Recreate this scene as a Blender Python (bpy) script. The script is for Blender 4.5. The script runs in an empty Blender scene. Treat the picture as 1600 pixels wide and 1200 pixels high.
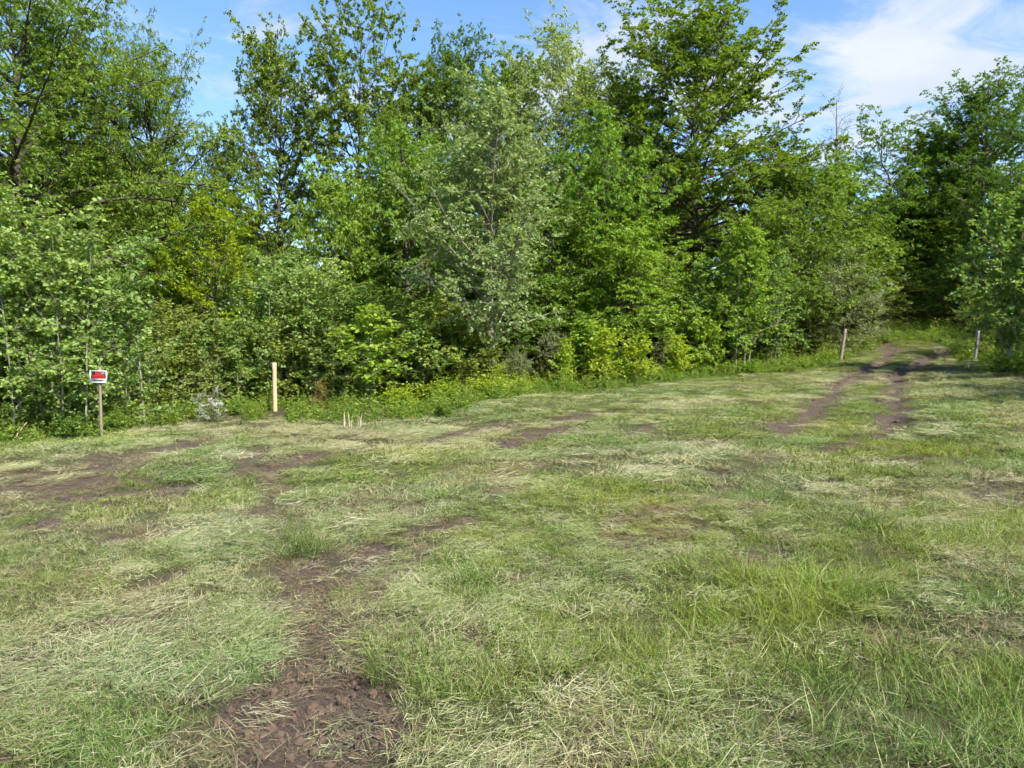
import bpy, math, random
import numpy as np
from mathutils import Vector, Matrix, Euler

# ------------------------------------------------------------------ camera, sky, sun, exposure
SC = bpy.context.scene
COL = SC.collection
F = 1143.0                       # focal length in pixels of the 1600 px wide photograph
PITCH = math.radians(3.0)
EYE = 1.6
cam = bpy.data.cameras.new('camera')
cam.sensor_width = 36.0
cam.lens = 36.0 * F / 1600.0
cam.clip_start = 0.05
cam.clip_end = 3000
cam_o = bpy.data.objects.new('camera', cam)
COL.objects.link(cam_o)
cam_o.location = (0, 0, EYE)
cam_o.rotation_euler = (math.radians(90) - PITCH, 0, 0)
SC.camera = cam_o

SUN_EL = math.radians(47)
SUN_V = Vector((0.66, -0.75, 0)).normalized() * math.cos(SUN_EL)
SUN_V.z = math.sin(SUN_EL)
sun = bpy.data.lights.new('sun', 'SUN')
sun.energy = 5.0
sun.angle = math.radians(0.6)
sun.color = (1.0, 0.94, 0.84)
sun_o = bpy.data.objects.new('sun', sun)
COL.objects.link(sun_o)
sun_o.rotation_euler = SUN_V.to_track_quat('Z', 'Y').to_euler()

W = bpy.data.worlds.new('World')
SC.world = W
W.use_nodes = True
wn, wl = W.node_tree.nodes, W.node_tree.links
wn.clear()


def N(nt, kind, **kw):
    n = nt.nodes.new(kind)
    for k, v in kw.items():
        if k == 'inp':
            for a, b in v.items():
                n.inputs[a].default_value = b
        else:
            setattr(n, k, v)
    return n


def build_world():
    nt = W.node_tree
    out = N(nt, 'ShaderNodeOutputWorld')
    bg = N(nt, 'ShaderNodeBackground')
    sky = N(nt, 'ShaderNodeTexSky', sky_type='NISHITA', sun_disc=False)
    sky.sun_elevation = SUN_EL
    sky.sun_rotation = math.atan2(SUN_V.x, SUN_V.y)
    sky.altitude = 300
    sky.air_density = 1.0
    sky.dust_density = 0.35
    sky.ozone_density = 2.2
    tc = N(nt, 'ShaderNodeTexCoord')
    sep = N(nt, 'ShaderNodeSeparateXYZ')
    wl.new(tc.outputs['Generated'], sep.inputs[0])

    def M(op, a, b=None, clamp=False):
        m = N(nt, 'ShaderNodeMath', operation=op, use_clamp=clamp)
        for i, q in enumerate((a, b)):
            if q is None:
                continue
            if isinstance(q, (int, float)):
                m.inputs[i].default_value = q
            else:
                wl.new(q, m.inputs[i])
        return m.outputs[0]
    # the cloud layer lies on a plane high above: direction / height
    zz = M('ADD', M('MAXIMUM', sep.outputs[2], 0.0), 0.22)
    px = M('DIVIDE', sep.outputs[0], zz)
    py = M('DIVIDE', sep.outputs[1], zz)
    cmb = N(nt, 'ShaderNodeCombineXYZ')
    wl.new(px, cmb.inputs[0])
    wl.new(py, cmb.inputs[1])
    big = N(nt, 'ShaderNodeTexNoise', inp={'Scale': 1.5, 'Detail': 4.0, 'Roughness': 0.5})
    mp = N(nt, 'ShaderNodeMapping')
    mp.inputs['Location'].default_value = CLOUD_OFF
    mp.inputs['Scale'].default_value = (0.78, 1.1, 1)
    wl.new(cmb.outputs[0], mp.inputs['Vector'])
    wl.new(mp.outputs[0], big.inputs['Vector'])
    fine = N(nt, 'ShaderNodeTexNoise', inp={'Scale': 4.6, 'Detail': 10.0, 'Roughness': 0.6, 'Distortion': 0.6})
    wl.new(mp.outputs[0], fine.inputs['Vector'])
    val = M('ADD', M('MULTIPLY', big.outputs['Fac'], 0.5), M('MULTIPLY', fine.outputs['Fac'], 0.5))
    val = M('ADD', M('MULTIPLY', M('SUBTRACT', val, 0.5), 1.9), 0.47)
    # clouds that stand in the sky of the photograph: soft bumps around their directions
    for (cx, cy, cz), wdt, amp in CLOUDS:
        v = Vector((cx, cy, cz)).normalized()
        dp = N(nt, 'ShaderNodeVectorMath', operation='DOT_PRODUCT')
        wl.new(tc.outputs['Generated'], dp.inputs[0])
        dp.inputs[1].default_value = v
        g = M('SUBTRACT', 1.0, dp.outputs['Value'])
        g = M('MULTIPLY', g, -1.0 / (wdt * wdt * 0.5))
        g = M('POWER', 2.718, g)
        val = M('ADD', val, M('MULTIPLY', g, amp))
    ramp = N(nt, 'ShaderNodeMapRange', interpolation_type='SMOOTHSTEP',
             inp={'From Min': 0.46, 'From Max': 0.74, 'To Min': 0.03, 'To Max': 0.92})
    wl.new(val, ramp.inputs['Value'])
    # body of the clouds: slightly grey where thick
    cc = N(nt, 'ShaderNodeMix', data_type='RGBA')
    cc.inputs['A'].default_value = (2.45, 2.8, 3.4, 1)
    cc.inputs['B'].default_value = (3.3, 3.5, 3.8, 1)
    f2 = N(nt, 'ShaderNodeTexNoise', inp={'Scale': 2.0, 'Detail': 6.0, 'Roughness': 0.55})
    wl.new(cmb.outputs[0], f2.inputs['Vector'])
    r2 = N(nt, 'ShaderNodeMapRange', inp={'From Min': 0.35, 'From Max': 0.65})
    wl.new(f2.outputs['Fac'], r2.inputs['Value'])
    wl.new(r2.outputs[0], cc.inputs['Factor'])
    # deeper blue as a phone camera shows it
    hs = N(nt, 'ShaderNodeHueSaturation', inp={'Saturation': 1.14, 'Value': 1.0})
    wl.new(sky.outputs[0], hs.inputs['Color'])
    mx = N(nt, 'ShaderNodeMix', data_type='RGBA')
    wl.new(ramp.outputs[0], mx.inputs['Factor'])
    wl.new(hs.outputs[0], mx.inputs['A'])
    wl.new(cc.outputs['Result'], mx.inputs['B'])
    bg.inputs['Strength'].default_value = 0.13
    wl.new(mx.outputs['Result'], bg.inputs['Color'])
    wl.new(bg.outputs[0], out.inputs['Surface'])


def dirpx(u, v):
    a = Vector((u - 800.0, F, 600.0 - v))
    return Matrix.Rotation(-PITCH, 3, 'X') @ a


CLOUD_OFF = (3.1, 1.7, 0.0)
CLOUDS = [(dirpx(1430, 180), 0.12, 0.11), (dirpx(1340, 10), 0.09, 0.09), (dirpx(1560, 60), 0.14, 0.05),
          (dirpx(370, 5), 0.09, 0.20), (dirpx(900, 20), 0.10, 0.15), (dirpx(640, 80), 0.08, -0.05),
          (dirpx(300, 120), 0.13, -0.16), (dirpx(1260, 110), 0.05, -0.14)]
build_world()

SC.view_settings.view_transform = 'Standard'
SC.view_settings.look = 'None'
SC.view_settings.gamma = 1.0
SC.view_settings.exposure = 1.1
SC.view_settings.use_curve_mapping = False
SC.cycles.use_adaptive_sampling = True
SC.cycles.adaptive_threshold = 0.05
SC.cycles.adaptive_min_samples = 12
SC.cycles.max_bounces = 6
SC.cycles.diffuse_bounces = 4
SC.cycles.transmission_bounces = 5
SC.cycles.glossy_bounces = 2
SC.cycles.transparent_max_bounces = 4
SC.cycles.caustics_reflective = False
SC.cycles.caustics_refractive = False
SC.render.film_transparent = False

# ------------------------------------------------------------------ helpers
RNG = np.random.default_rng(7)


def hash2(ix, iy, seed):
    h = (ix.astype(np.int64) * 374761393 + iy.astype(np.int64) * 668265263 + seed * 974711) & 0x7fffffff
    h = ((h ^ (h >> 13)) * 1274126177) & 0x7fffffff
    h = (h ^ (h >> 16)) & 0xffff
    return h / 65535.0


def vnoise(x, y, seed=0):
    x = np.asarray(x, float)
    y = np.asarray(y, float)
    ix, iy = np.floor(x), np.floor(y)
    fx, fy = x - ix, y - iy
    fx, fy = fx * fx * (3 - 2 * fx), fy * fy * (3 - 2 * fy)
    a = hash2(ix, iy, seed)
    b = hash2(ix + 1, iy, seed)
    c = hash2(ix, iy + 1, seed)
    d = hash2(ix + 1, iy + 1, seed)
    return (a * (1 - fx) + b * fx) * (1 - fy) + (c * (1 - fx) + d * fx) * fy


def fbm(x, y, seed=0, o=4):
    s, a, t = 0.0, 0.5, 0.0
    for k in range(o):
        s = s + a * vnoise(x * 2 ** k + 17.3 * k, y * 2 ** k - 9.1 * k, seed + k)
        t += a
        a *= 0.5
    return s / t


def sstep(a, b, x):
    t = np.clip((x - a) / (b - a), 0, 1)
    return t * t * (3 - 2 * t)


def gz0(x, y):
    """height of the terrain without ruts"""
    x = np.asarray(x, float)
    y = np.asarray(y, float)
    z = 0.0443 * 30 * np.tanh(x / 30) + 0.0091 * np.clip(y, -30, 45)
    z = z + 4.0 * sstep(32, 110, y) + 1.25 * sstep(5, 19, x) * sstep(20, 31, y) + 1.0 * sstep(14, 34, x) * sstep(28, 44, y)
    amp = sstep(0.5, 6, np.hypot(x, y))
    z = z + (fbm(x * 0.28, y * 0.28, 3, 3) - 0.5) * 0.34 * amp
    z = z + (fbm(x * 1.3, y * 1.3, 8, 3) - 0.5) * 0.11 * amp * (1 - sstep(30, 60, np.hypot(x, y)))
    return z


def ray(u, v):
    d = dirpx(u, v)
    return d / d.y


def at(u, v, d):
    """point seen at photo pixel (u, v) at distance d ahead"""
    r = ray(u, v)
    return Vector((r.x * d, d, EYE + r.z * d))


def ground_at(u, v):
    r = ray(u, v)
    lo, hi = 0.5, 0.5
    while hi < 120:
        if EYE + r.z * hi < float(gz0(r.x * hi, hi)):
            break
        lo = hi
        hi *= 1.03
    for _ in range(20):
        m = (lo + hi) / 2
        if EYE + r.z * m < float(gz0(r.x * m, m)):
            hi = m
        else:
            lo = m
    return (r.x * hi, hi)


def seg_dist(x, y, pts):
    best = np.full(np.shape(x), 1e9)
    for (x0, y0), (x1, y1) in zip(pts[:-1], pts[1:]):
        dx, dy = x1 - x0, y1 - y0
        L = dx * dx + dy * dy + 1e-9
        t = np.clip(((x - x0) * dx + (y - y0) * dy) / L, 0, 1)
        best = np.minimum(best, np.hypot(x - x0 - t * dx, y - y0 - t * dy))
    return best


# bare earth: (pixels along it in the photograph, half width in metres, how bare, depth of rut)
MUD_PX = [
    ([(495, 1290), (500, 1130), (520, 1035)], .35, 1.0, .06),
    ([(520, 1035), (475, 965), (485, 905), (470, 870)], .26, .60, .04),
    ([(470, 870), (430, 800), (425, 750), (392, 705)], .28, .62, .03),
    ([(300, 940), (250, 990)], .15, .5, .0), ([(560, 950), (640, 880)], .14, .6, .02),
    ([(685, 690), (740, 674), (795, 660)], .24, 1., .05),
    ([(790, 697), (865, 674)], .42, .95, .05),
    ([(895, 654), (965, 645)], .38, .95, .04),
    ([(-80, 778), (100, 752), (185, 718)], .95, .57, .02),
    ([(-60, 805), (120, 790), (260, 775)], .30, .62, .02),
    ([(150, 780), (255, 765)], .30, .95, .03),
    ([(0, 832), (90, 812)], .18, .8, .03), ([(185, 842), (262, 830)], .15, .8, .02),
    ([(215, 925), (285, 893)], .14, .7, .02), ([(118, 990), (172, 978)], .11, .95, .02),
    ([(452, 722), (492, 714)], .26, .95, .03), ([(285, 700), (335, 686)], .35, .85, .03),
    ([(545, 905), (600, 855)], .14, .72, .03), ([(655, 830), (725, 822)], .19, .7, .03),
    ([(660, 1003), (745, 1000)], .13, .8, .03), ([(1165, 875), (1225, 865)], .15, .95, .05),
    ([(1072, 742), (1115, 738)], .20, .95, .04), ([(765, 768), (805, 766)], .17, .75, .02),
    ([(980, 777), (1003, 776)], .09, .9, .03), ([(1035, 797), (1060, 800)], .10, .9, .03),
    ([(1330, 990), (1375, 985)], .12, .6, .02), ([(985, 672), (1010, 671)], .16, .8, .02),
    ([(1370, 780), (1420, 775)], .17, .6, .02), ([(1100, 690), (1060, 692)], .2, .6, .02),
    ([(0, 700), (60, 706), (180, 690)], .25, .3, .0), ([(330, 1050), (250, 1120)], .1, .35, .0),
    ([(600, 760), (690, 740)], .2, .35, .0), ([(870, 720), (1000, 712)], .2, .4, .02),
    ([(840, 705), (890, 700)], .1, .5, .02), ([(0, 905), (60, 880)], .12, .5, .0),
    ([(1580, 610), (1520, 615)], .3, .6, .0), ([(1240, 612), (1300, 610)], .2, .8, .0),
    # the two ruts of the track on the right
    ([(1383, 537), (1392, 552), (1372, 568), (1325, 592), (1290, 625), (1262, 655), (1225, 680)], .28, 1., .10),
    ([(1225, 680), (1160, 690), (1090, 690)], .22, .55, .03),
    ([(1478, 550), (1440, 566), (1402, 584), (1396, 620), (1397, 662)], .27, 1., .10),
    ([(1402, 584), (1365, 594)], .22, .6, .03),
    ([(1397, 662), (1378, 684), (1330, 694), (1280, 704)], .22, .9, .06),
    ([(1390, 546), (1470, 549)], .30, .55, .03),
]
MUD = [([ground_at(*p) for p in px], w, s, dp) for px, w, s, dp in MUD_PX]


def mud_at(x, y):
    """(bareness 0..1, depth of the rut) at points of the ground"""
    x = np.asarray(x, float)
    y = np.asarray(y, float)
    n = fbm(x * 2.6, y * 2.6, 21, 3) - 0.5
    n2 = fbm(x * 9, y * 9, 24, 2) - 0.5
    m = np.zeros(np.shape(x))
    dep = np.zeros(np.shape(x))
    for pts, w, s, dp in MUD:
        d = seg_dist(x, y, pts)
        k = 1 - sstep(w * 0.55, w * 1.45, d + n * w * 1.7 + n2 * w * 0.8)
        m = np.maximum(m, s * k)
        dep = np.maximum(dep, dp * (1 - sstep(w * .5, w * 1.1, d)))
    # faint worn spots of their own all over the mown field
    f = fbm(x * 0.9, y * 0.9, 31, 4) - .02
    m = np.maximum(m, 0.50 * sstep(0.60, 0.72, f) * sstep(60, 20, np.abs(x) + y))
    f = fbm(x * 2.3 + 5, y * 2.3, 35, 3)
    m = np.maximum(m, 0.60 * sstep(0.64, 0.78, f) * sstep(60, 20, np.abs(x) + y))
    return m, dep


def gz(x, y):
    m, dep = mud_at(x, y)
    x = np.asarray(x, float)
    y = np.asarray(y, float)
    near = 1 - sstep(25, 45, np.hypot(x, y))
    return gz0(x, y) - dep + m * near * (fbm(x * 7, y * 7, 41, 3) - 0.5) * 0.07


EDGE_PX = [(-700, 720), (-100, 700), (150, 690), (205, 675), (260, 668), (330, 670), (430, 660), (540, 664), (650, 660),
           (740, 640), (830, 620), (1000, 604), (1150, 588), (1250, 581), (1320, 566), (1385, 536), (1475, 538),
           (1500, 571), (1600, 578), (2200, 600)]
EDGE_U = np.array([p[0] for p in EDGE_PX], float)
EDGE_D = np.array([ground_at(*p)[1] for p in EDGE_PX])


def edge_d(x, y):
    u = 800 + F * x / np.maximum(y, 0.5)
    return np.interp(u, EDGE_U, EDGE_D)


def mesh_np(name, verts, faces, mats=(), attrs=None, smooth=False):
    """faces: list of (n, k) index arrays"""
    me = bpy.data.meshes.new(name)
    verts = np.asarray(verts, np.float32)
    me.vertices.add(len(verts))
    me.vertices.foreach_set('co', verts.ravel())
    loops = np.concatenate([f.ravel() for f in faces]).astype(np.int32)
    sizes = np.concatenate([np.full(len(f), f.shape[1], np.int32) for f in faces])
    starts = np.concatenate([[0], np.cumsum(sizes)[:-1]]).astype(np.int32)
    me.loops.add(len(loops))
    me.loops.foreach_set('vertex_index', loops)
    me.polygons.add(len(sizes))
    me.polygons.foreach_set('loop_start', starts)
    if smooth:
        me.polygons.foreach_set('use_smooth', np.ones(len(sizes), bool))
    me.update(calc_edges=True)
    for k, a in (attrs or {}).items():
        at_ = me.attributes.new(k, 'FLOAT', 'POINT')
        at_.data.foreach_set('value', np.asarray(a, np.float32))
    for m in mats:
        me.materials.append(m)
    return me


def obj(name, me, parent=None, link=True):
    o = bpy.data.objects.new(name, me)
    if link:
        COL.objects.link(o)
    if parent is not None:
        o.parent = parent
    return o


def tag(o, label=None, cat=None, group=None, kind=None):
    for k, v in (('label', label), ('category', cat), ('group', group), ('kind', kind)):
        if v:
            o[k] = v
    return o


# ------------------------------------------------------------------ materials
def new_mat(name):
    m = bpy.data.materials.new(name)
    m.use_nodes = True
    m.node_tree.nodes.clear()
    return m, m.node_tree


def mixc(nt, fac, a, b, blend='MIX'):
    m = N(nt, 'ShaderNodeMix', data_type='RGBA', blend_type=blend)
    for s, q in (('Factor', fac), ('A', a), ('B', b)):
        if isinstance(q, (int, float)):
            m.inputs[s].default_value = q
        elif isinstance(q, tuple):
            m.inputs[s].default_value = q if len(q) == 4 else (*q, 1)
        else:
            nt.links.new(q, m.inputs[s])
    return m.outputs['Result']


def leaf_mat(name, dark, light, trans=0.44, gloss=0.018, rough=0.6, young=None, vein=0.0):
    m, nt = new_mat(name)
    L = nt.links
    tone = N(nt, 'ShaderNodeAttribute', attribute_name='tone')
    oi = N(nt, 'ShaderNodeObjectInfo')
    dark, light = tuple(q * k for q, k in zip(dark, (1.24, 1.17, 1.15))), tuple(q * k for q, k in zip(light, (1.24, 1.17, 1.15)))
    c = mixc(nt, tone.outputs['Fac'], dark, light)
    hs = N(nt, 'ShaderNodeHueSaturation')
    mr = N(nt, 'ShaderNodeMapRange', inp={'To Min': 0.488, 'To Max': 0.512})
    L.new(oi.outputs['Random'], mr.inputs['Value'])
    L.new(mr.outputs[0], hs.inputs['Hue'])
    mr2 = N(nt, 'ShaderNodeMapRange', inp={'To Min': 1.12, 'To Max': 0.88})
    L.new(oi.outputs['Random'], mr2.inputs['Value'])
    L.new(mr2.outputs[0], hs.inputs['Value'])
    L.new(c, hs.inputs['Color'])
    col = hs.outputs[0]
    d = N(nt, 'ShaderNodeBsdfDiffuse')
    t = N(nt, 'ShaderNodeBsdfTranslucent')
    L.new(col, d.inputs['Color'])
    tcol = mixc(nt, 1.0, col, (1.40, 1.35, 0.55), 'MULTIPLY')
    L.new(tcol, t.inputs['Color'])
    mx = N(nt, 'ShaderNodeMixShader', inp={'Fac': trans})
    L.new(d.outputs[0], mx.inputs[1])
    L.new(t.outputs[0], mx.inputs[2])
    g = N(nt, 'ShaderNodeBsdfGlossy', inp={'Roughness': rough, 'Color': (0.9, 0.95, 1.0, 1)})
    m2 = N(nt, 'ShaderNodeMixShader', inp={'Fac': gloss})
    L.new(mx.outputs[0], m2.inputs[1])
    L.new(g.outputs[0], m2.inputs[2])
    o = N(nt, 'ShaderNodeOutputMaterial')
    L.new(m2.outputs[0], o.inputs['Surface'])
    return m


def bark_mat(name, c1, c2, scale=6.0):
    m, nt = new_mat(name)
    L = nt.links
    tc = N(nt, 'ShaderNodeTexCoord')
    mp = N(nt, 'ShaderNodeMapping')
    mp.inputs['Scale'].default_value = (1, 1, 0.18)
    L.new(tc.outputs['Object'], mp.inputs['Vector'])
    n = N(nt, 'ShaderNodeTexNoise', inp={'Scale': scale, 'Detail': 6.0, 'Roughness': 0.65})
    L.new(mp.outputs[0], n.inputs['Vector'])
    r = N(nt, 'ShaderNodeMapRange', inp={'From Min': 0.35, 'From Max': 0.65})
    L.new(n.outputs['Fac'], r.inputs['Value'])
    c = mixc(nt, r.outputs[0], c1, c2)
    b = N(nt, 'ShaderNodeBsdfPrincipled', inp={'Roughness': 0.9})
    b.inputs['Specular IOR Level'].default_value = 0.2
    L.new(c, b.inputs['Base Color'])
    bp = N(nt, 'ShaderNodeBump', inp={'Strength': 0.6, 'Distance': 0.02})
    L.new(n.outputs['Fac'], bp.inputs['Height'])
    L.new(bp.outputs[0], b.inputs['Normal'])
    o = N(nt, 'ShaderNodeOutputMaterial')
    L.new(b.outputs[0], o.inputs['Surface'])
    return m


def plain_mat(name, col, rough=0.6, metal=0.0, nscale=20.0, var=0.25, stretch=(1, 1, 1), spec=0.4):
    m, nt = new_mat(name)
    L = nt.links
    tc = N(nt, 'ShaderNodeTexCoord')
    mp = N(nt, 'ShaderNodeMapping')
    mp.inputs['Scale'].default_value = stretch
    L.new(tc.outputs['Object'], mp.inputs['Vector'])
    n = N(nt, 'ShaderNodeTexNoise', inp={'Scale': nscale, 'Detail': 5.0, 'Roughness': 0.6})
    L.new(mp.outputs[0], n.inputs['Vector'])
    c = mixc(nt, n.outputs['Fac'], tuple(q * (1 - var) for q in col), tuple(min(1, q * (1 + var)) for q in col))
    b = N(nt, 'ShaderNodeBsdfPrincipled', inp={'Roughness': rough, 'Metallic': metal})
    b.inputs['Specular IOR Level'].default_value = spec
    L.new(c, b.inputs['Base Color'])
    bp = N(nt, 'ShaderNodeBump', inp={'Strength': 0.25, 'Distance': 0.005})
    L.new(n.outputs['Fac'], bp.inputs['Height'])
    L.new(bp.outputs[0], b.inputs['Normal'])
    o = N(nt, 'ShaderNodeOutputMaterial')
    L.new(b.outputs[0], o.inputs['Surface'])
    return m


MAT = {
    'maple': leaf_mat('maple_leaf', (.055, .115, .013), (.140, .235, .026)),
    'locust': leaf_mat('locust_leaf', (.078, .140, .017), (.185, .280, .036)),
    'sparse': leaf_mat('ash_leaf', (.075, .132, .022), (.180, .268, .044)),
    'grey': leaf_mat('grey_poplar_leaf', (.150, .215, .080), (.310, .400, .155), gloss=.03),
    'elder': leaf_mat('box_elder_leaf', (.070, .145, .017), (.170, .285, .036)),
    'yellow': leaf_mat('young_maple_leaf', (.130, .205, .012), (.245, .345, .020), trans=.45),
    'bright': leaf_mat('bright_leaf', (.108, .195, .019), (.225, .350, .038), trans=.45),
    'sapling': leaf_mat('sapling_leaf', (.105, .190, .040), (.230, .345, .085)),
    'olive': leaf_mat('olive_leaf', (.115, .160, .068), (.235, .290, .145), gloss=.03),
    'thicket': leaf_mat('thicket_leaf', (.098, .155, .026), (.215, .295, .055)),
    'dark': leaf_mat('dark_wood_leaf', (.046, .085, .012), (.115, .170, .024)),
    'lime': leaf_mat('lime_leaf', (.170, .255, .018), (.300, .405, .032), trans=.45),
    'russet': leaf_mat('russet_leaf', (.150, .130, .035), (.240, .200, .050)),
    'weed': leaf_mat('weed_leaf', (.080, .150, .020), (.170, .270, .040)),
    'bark': bark_mat('grey_brown_bark', (.065, .052, .040), (.155, .130, .102)),
    'dbark': bark_mat('dark_bark', (.035, .028, .022), (.095, .078, .062)),
    'pbark': bark_mat('pale_bark', (.16, .14, .105), (.31, .285, .225), 9),
    'dead': bark_mat('dead_wood', (.12, .105, .09), (.22, .20, .17)),
}


def ground_mat():
    m, nt = new_mat('field_earth')
    L = nt.links
    tc = N(nt, 'ShaderNodeTexCoord')
    mud = N(nt, 'ShaderNodeAttribute', attribute_name='mud')
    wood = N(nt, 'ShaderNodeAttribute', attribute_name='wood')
    n1 = N(nt, 'ShaderNodeTexNoise', inp={'Scale': 3.0, 'Detail': 8.0, 'Roughness': 0.65})
    n2 = N(nt, 'ShaderNodeTexNoise', inp={'Scale': 34.0, 'Detail': 6.0, 'Roughness': 0.7})
    mp = N(nt, 'ShaderNodeMapping')
    mp.inputs['Scale'].default_value = (1, 1, 1)
    n3 = N(nt, 'ShaderNodeTexNoise', inp={'Scale': 110.0, 'Detail': 4.0, 'Roughness': 0.6, 'Distortion': 1.5})
    for n in (n1, n2, n3):
        L.new(tc.outputs['Object'], n.inputs['Vector'])
    soil = mixc(nt, n1.outputs['Fac'], (.055, .040, .030), (.125, .094, .072))
    soil = mixc(nt, n2.outputs['Fac'], soil, mixc(nt, 1.0, soil, (1.5, 1.45, 1.4), 'MULTIPLY'))
    thatch = mixc(nt, n2.outputs['Fac'], (.046, .040, .019), (.125, .106, .050))
    thatch = mixc(nt, n3.outputs['Fac'], thatch, (.10, .125, .04))
    add = N(nt, 'ShaderNodeMath', operation='MULTIPLY_ADD')
    add.inputs[1].default_value = 0.9
    add.inputs[2].default_value = -0.45
    L.new(n2.outputs['Fac'], add.inputs[0])
    sm = N(nt, 'ShaderNodeMath', operation='ADD')
    L.new(add.outputs[0], sm.inputs[0])
    L.new(mud.outputs['Fac'], sm.inputs[1])
    mr = N(nt, 'ShaderNodeMapRange', interpolation_type='SMOOTHSTEP', inp={'From Min': 0.28, 'From Max': 0.62})
    L.new(sm.outputs[0], mr.inputs['Value'])
    c = mixc(nt, mr.outputs[0], thatch, soil)
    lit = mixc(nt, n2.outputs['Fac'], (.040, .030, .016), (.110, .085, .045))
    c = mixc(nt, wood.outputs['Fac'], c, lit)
    b = N(nt, 'ShaderNodeBsdfPrincipled', inp={'Roughness': 0.85})
    b.inputs['Specular IOR Level'].default_value = 0.25
    L.new(c, b.inputs['Base Color'])
    hm = N(nt, 'ShaderNodeMath', operation='ADD')
    L.new(n2.outputs['Fac'], hm.inputs[0])
    L.new(n3.outputs['Fac'], hm.inputs[1])
    bp = N(nt, 'ShaderNodeBump', inp={'Strength': 0.9, 'Distance': 0.03})
    L.new(hm.outputs[0], bp.inputs['Height'])
    L.new(bp.outputs[0], b.inputs['Normal'])
    o = N(nt, 'ShaderNodeOutputMaterial')
    L.new(b.outputs[0], o.inputs['Surface'])
    return m


def grass_mat(name, root, g1, g2, dry1, dry2, trans=0.3, gloss=0.015, scattered=True):
    """blade colour: root to tip, greener or drier by the scattered tuft's own value"""
    m, nt = new_mat(name)
    L = nt.links
    tone = N(nt, 'ShaderNodeAttribute', attribute_name='tone')
    bt = N(nt, 'ShaderNodeAttribute', attribute_name='along')
    dry = N(nt, 'ShaderNodeAttribute', attribute_name='dry', attribute_type='INSTANCER')
    hue = N(nt, 'ShaderNodeAttribute', attribute_name='hue', attribute_type='INSTANCER')
    g = mixc(nt, tone.outputs['Fac'], g1, g2)
    if scattered:
        g = mixc(nt, hue.outputs['Fac'], mixc(nt, 1.0, g, (.70, .90, 1.0), 'MULTIPLY'), mixc(nt, 1.0, g, (1.22, 1.08, .72), 'MULTIPLY'))
    dd = mixc(nt, tone.outputs['Fac'], dry1, dry2)
    # single dry blades between green ones
    k = N(nt, 'ShaderNodeMath', operation='MULTIPLY_ADD')
    k.inputs[1].default_value = 0.7
    L.new(tone.outputs['Fac'], k.inputs[0])
    L.new(dry.outputs['Fac'], k.inputs[2])
    mr = N(nt, 'ShaderNodeMapRange', inp={'From Min': 0.45, 'From Max': 1.15})
    L.new(k.outputs[0], mr.inputs['Value'])
    c = mixc(nt, mr.outputs[0], g, dd)
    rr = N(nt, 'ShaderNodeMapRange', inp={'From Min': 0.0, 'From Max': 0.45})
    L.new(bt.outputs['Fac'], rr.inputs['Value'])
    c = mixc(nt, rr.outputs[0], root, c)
    d = N(nt, 'ShaderNodeBsdfDiffuse')
    t = N(nt, 'ShaderNodeBsdfTranslucent')
    L.new(c, d.inputs['Color'])
    L.new(mixc(nt, 1.0, c, (1.35, 1.25, .65), 'MULTIPLY'), t.inputs['Color'])
    mx = N(nt, 'ShaderNodeMixShader', inp={'Fac': trans})
    L.new(d.outputs[0], mx.inputs[1])
    L.new(t.outputs[0], mx.inputs[2])
    gl = N(nt, 'ShaderNodeBsdfGlossy', inp={'Roughness': 0.4})
    m2 = N(nt, 'ShaderNodeMixShader', inp={'Fac': gloss})
    L.new(mx.outputs[0], m2.inputs[1])
    L.new(gl.outputs[0], m2.inputs[2])
    o = N(nt, 'ShaderNodeOutputMaterial')
    L.new(m2.outputs[0], o.inputs['Surface'])
    return m


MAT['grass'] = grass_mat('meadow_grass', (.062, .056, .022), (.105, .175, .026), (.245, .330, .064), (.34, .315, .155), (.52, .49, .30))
MAT['hay'] = grass_mat('cut_hay', (.23, .24, .12), (.160, .222, .062), (.295, .350, .138), (.36, .345, .20), (.56, .535, .35), gloss=.012)
MAT['thatch'] = grass_mat('dead_thatch', (.10, .078, .05), (.14, .108, .062), (.23, .19, .108), (.17, .13, .08), (.33, .275, .17))
MAT['verge'] = grass_mat('verge_grass', (.06, .10, .02), (.110, .190, .022), (.215, .315, .046), (.22, .23, .09), (.34, .33, .18))
MAT['clump'] = grass_mat('clump_grass', (.06, .08, .02), (.075, .135, .020), (.165, .255, .045), (.22, .23, .09), (.34, .33, .17), scattered=False)

# ------------------------------------------------------------------ the ground
def make_ground():
    a = 3.0
    sx = np.linspace(-math.asinh(420 / a), math.asinh(420 / a), 470)
    xs = a * np.sinh(sx)
    sy = np.linspace(-math.asinh(120 / a), math.asinh(600 / a), 420)
    ys = 4.0 + a * np.sinh(sy)
    X, Y = np.meshgrid(xs, ys)
    x, y = X.ravel(), Y.ravel()
    m, dep = mud_at(x, y)
    z = gz(x, y)
    nx, ny = len(xs), len(ys)
    i = np.arange(nx * ny).reshape(ny, nx)
    q = np.stack([i[:-1, :-1], i[:-1, 1:], i[1:, 1:], i[1:, :-1]], -1).reshape(-1, 4)
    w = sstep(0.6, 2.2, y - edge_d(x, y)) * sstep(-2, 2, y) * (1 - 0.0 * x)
    me = mesh_np('ground', np.stack([x, y, z], 1), [q], [ground_mat()], {'mud': m, 'wood': w}, smooth=True)
    o = obj('ground', me)
    tag(o, 'mown field with bare brown earth and wheel ruts, rising gently to the right', 'ground', kind='structure')


make_ground()

# ------------------------------------------------------------------ trees and shrubs
UP = np.array([0., 0., 1.])


def nrm(v):
    return v / (np.linalg.norm(v, axis=-1, keepdims=True) + 1e-9)


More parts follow.
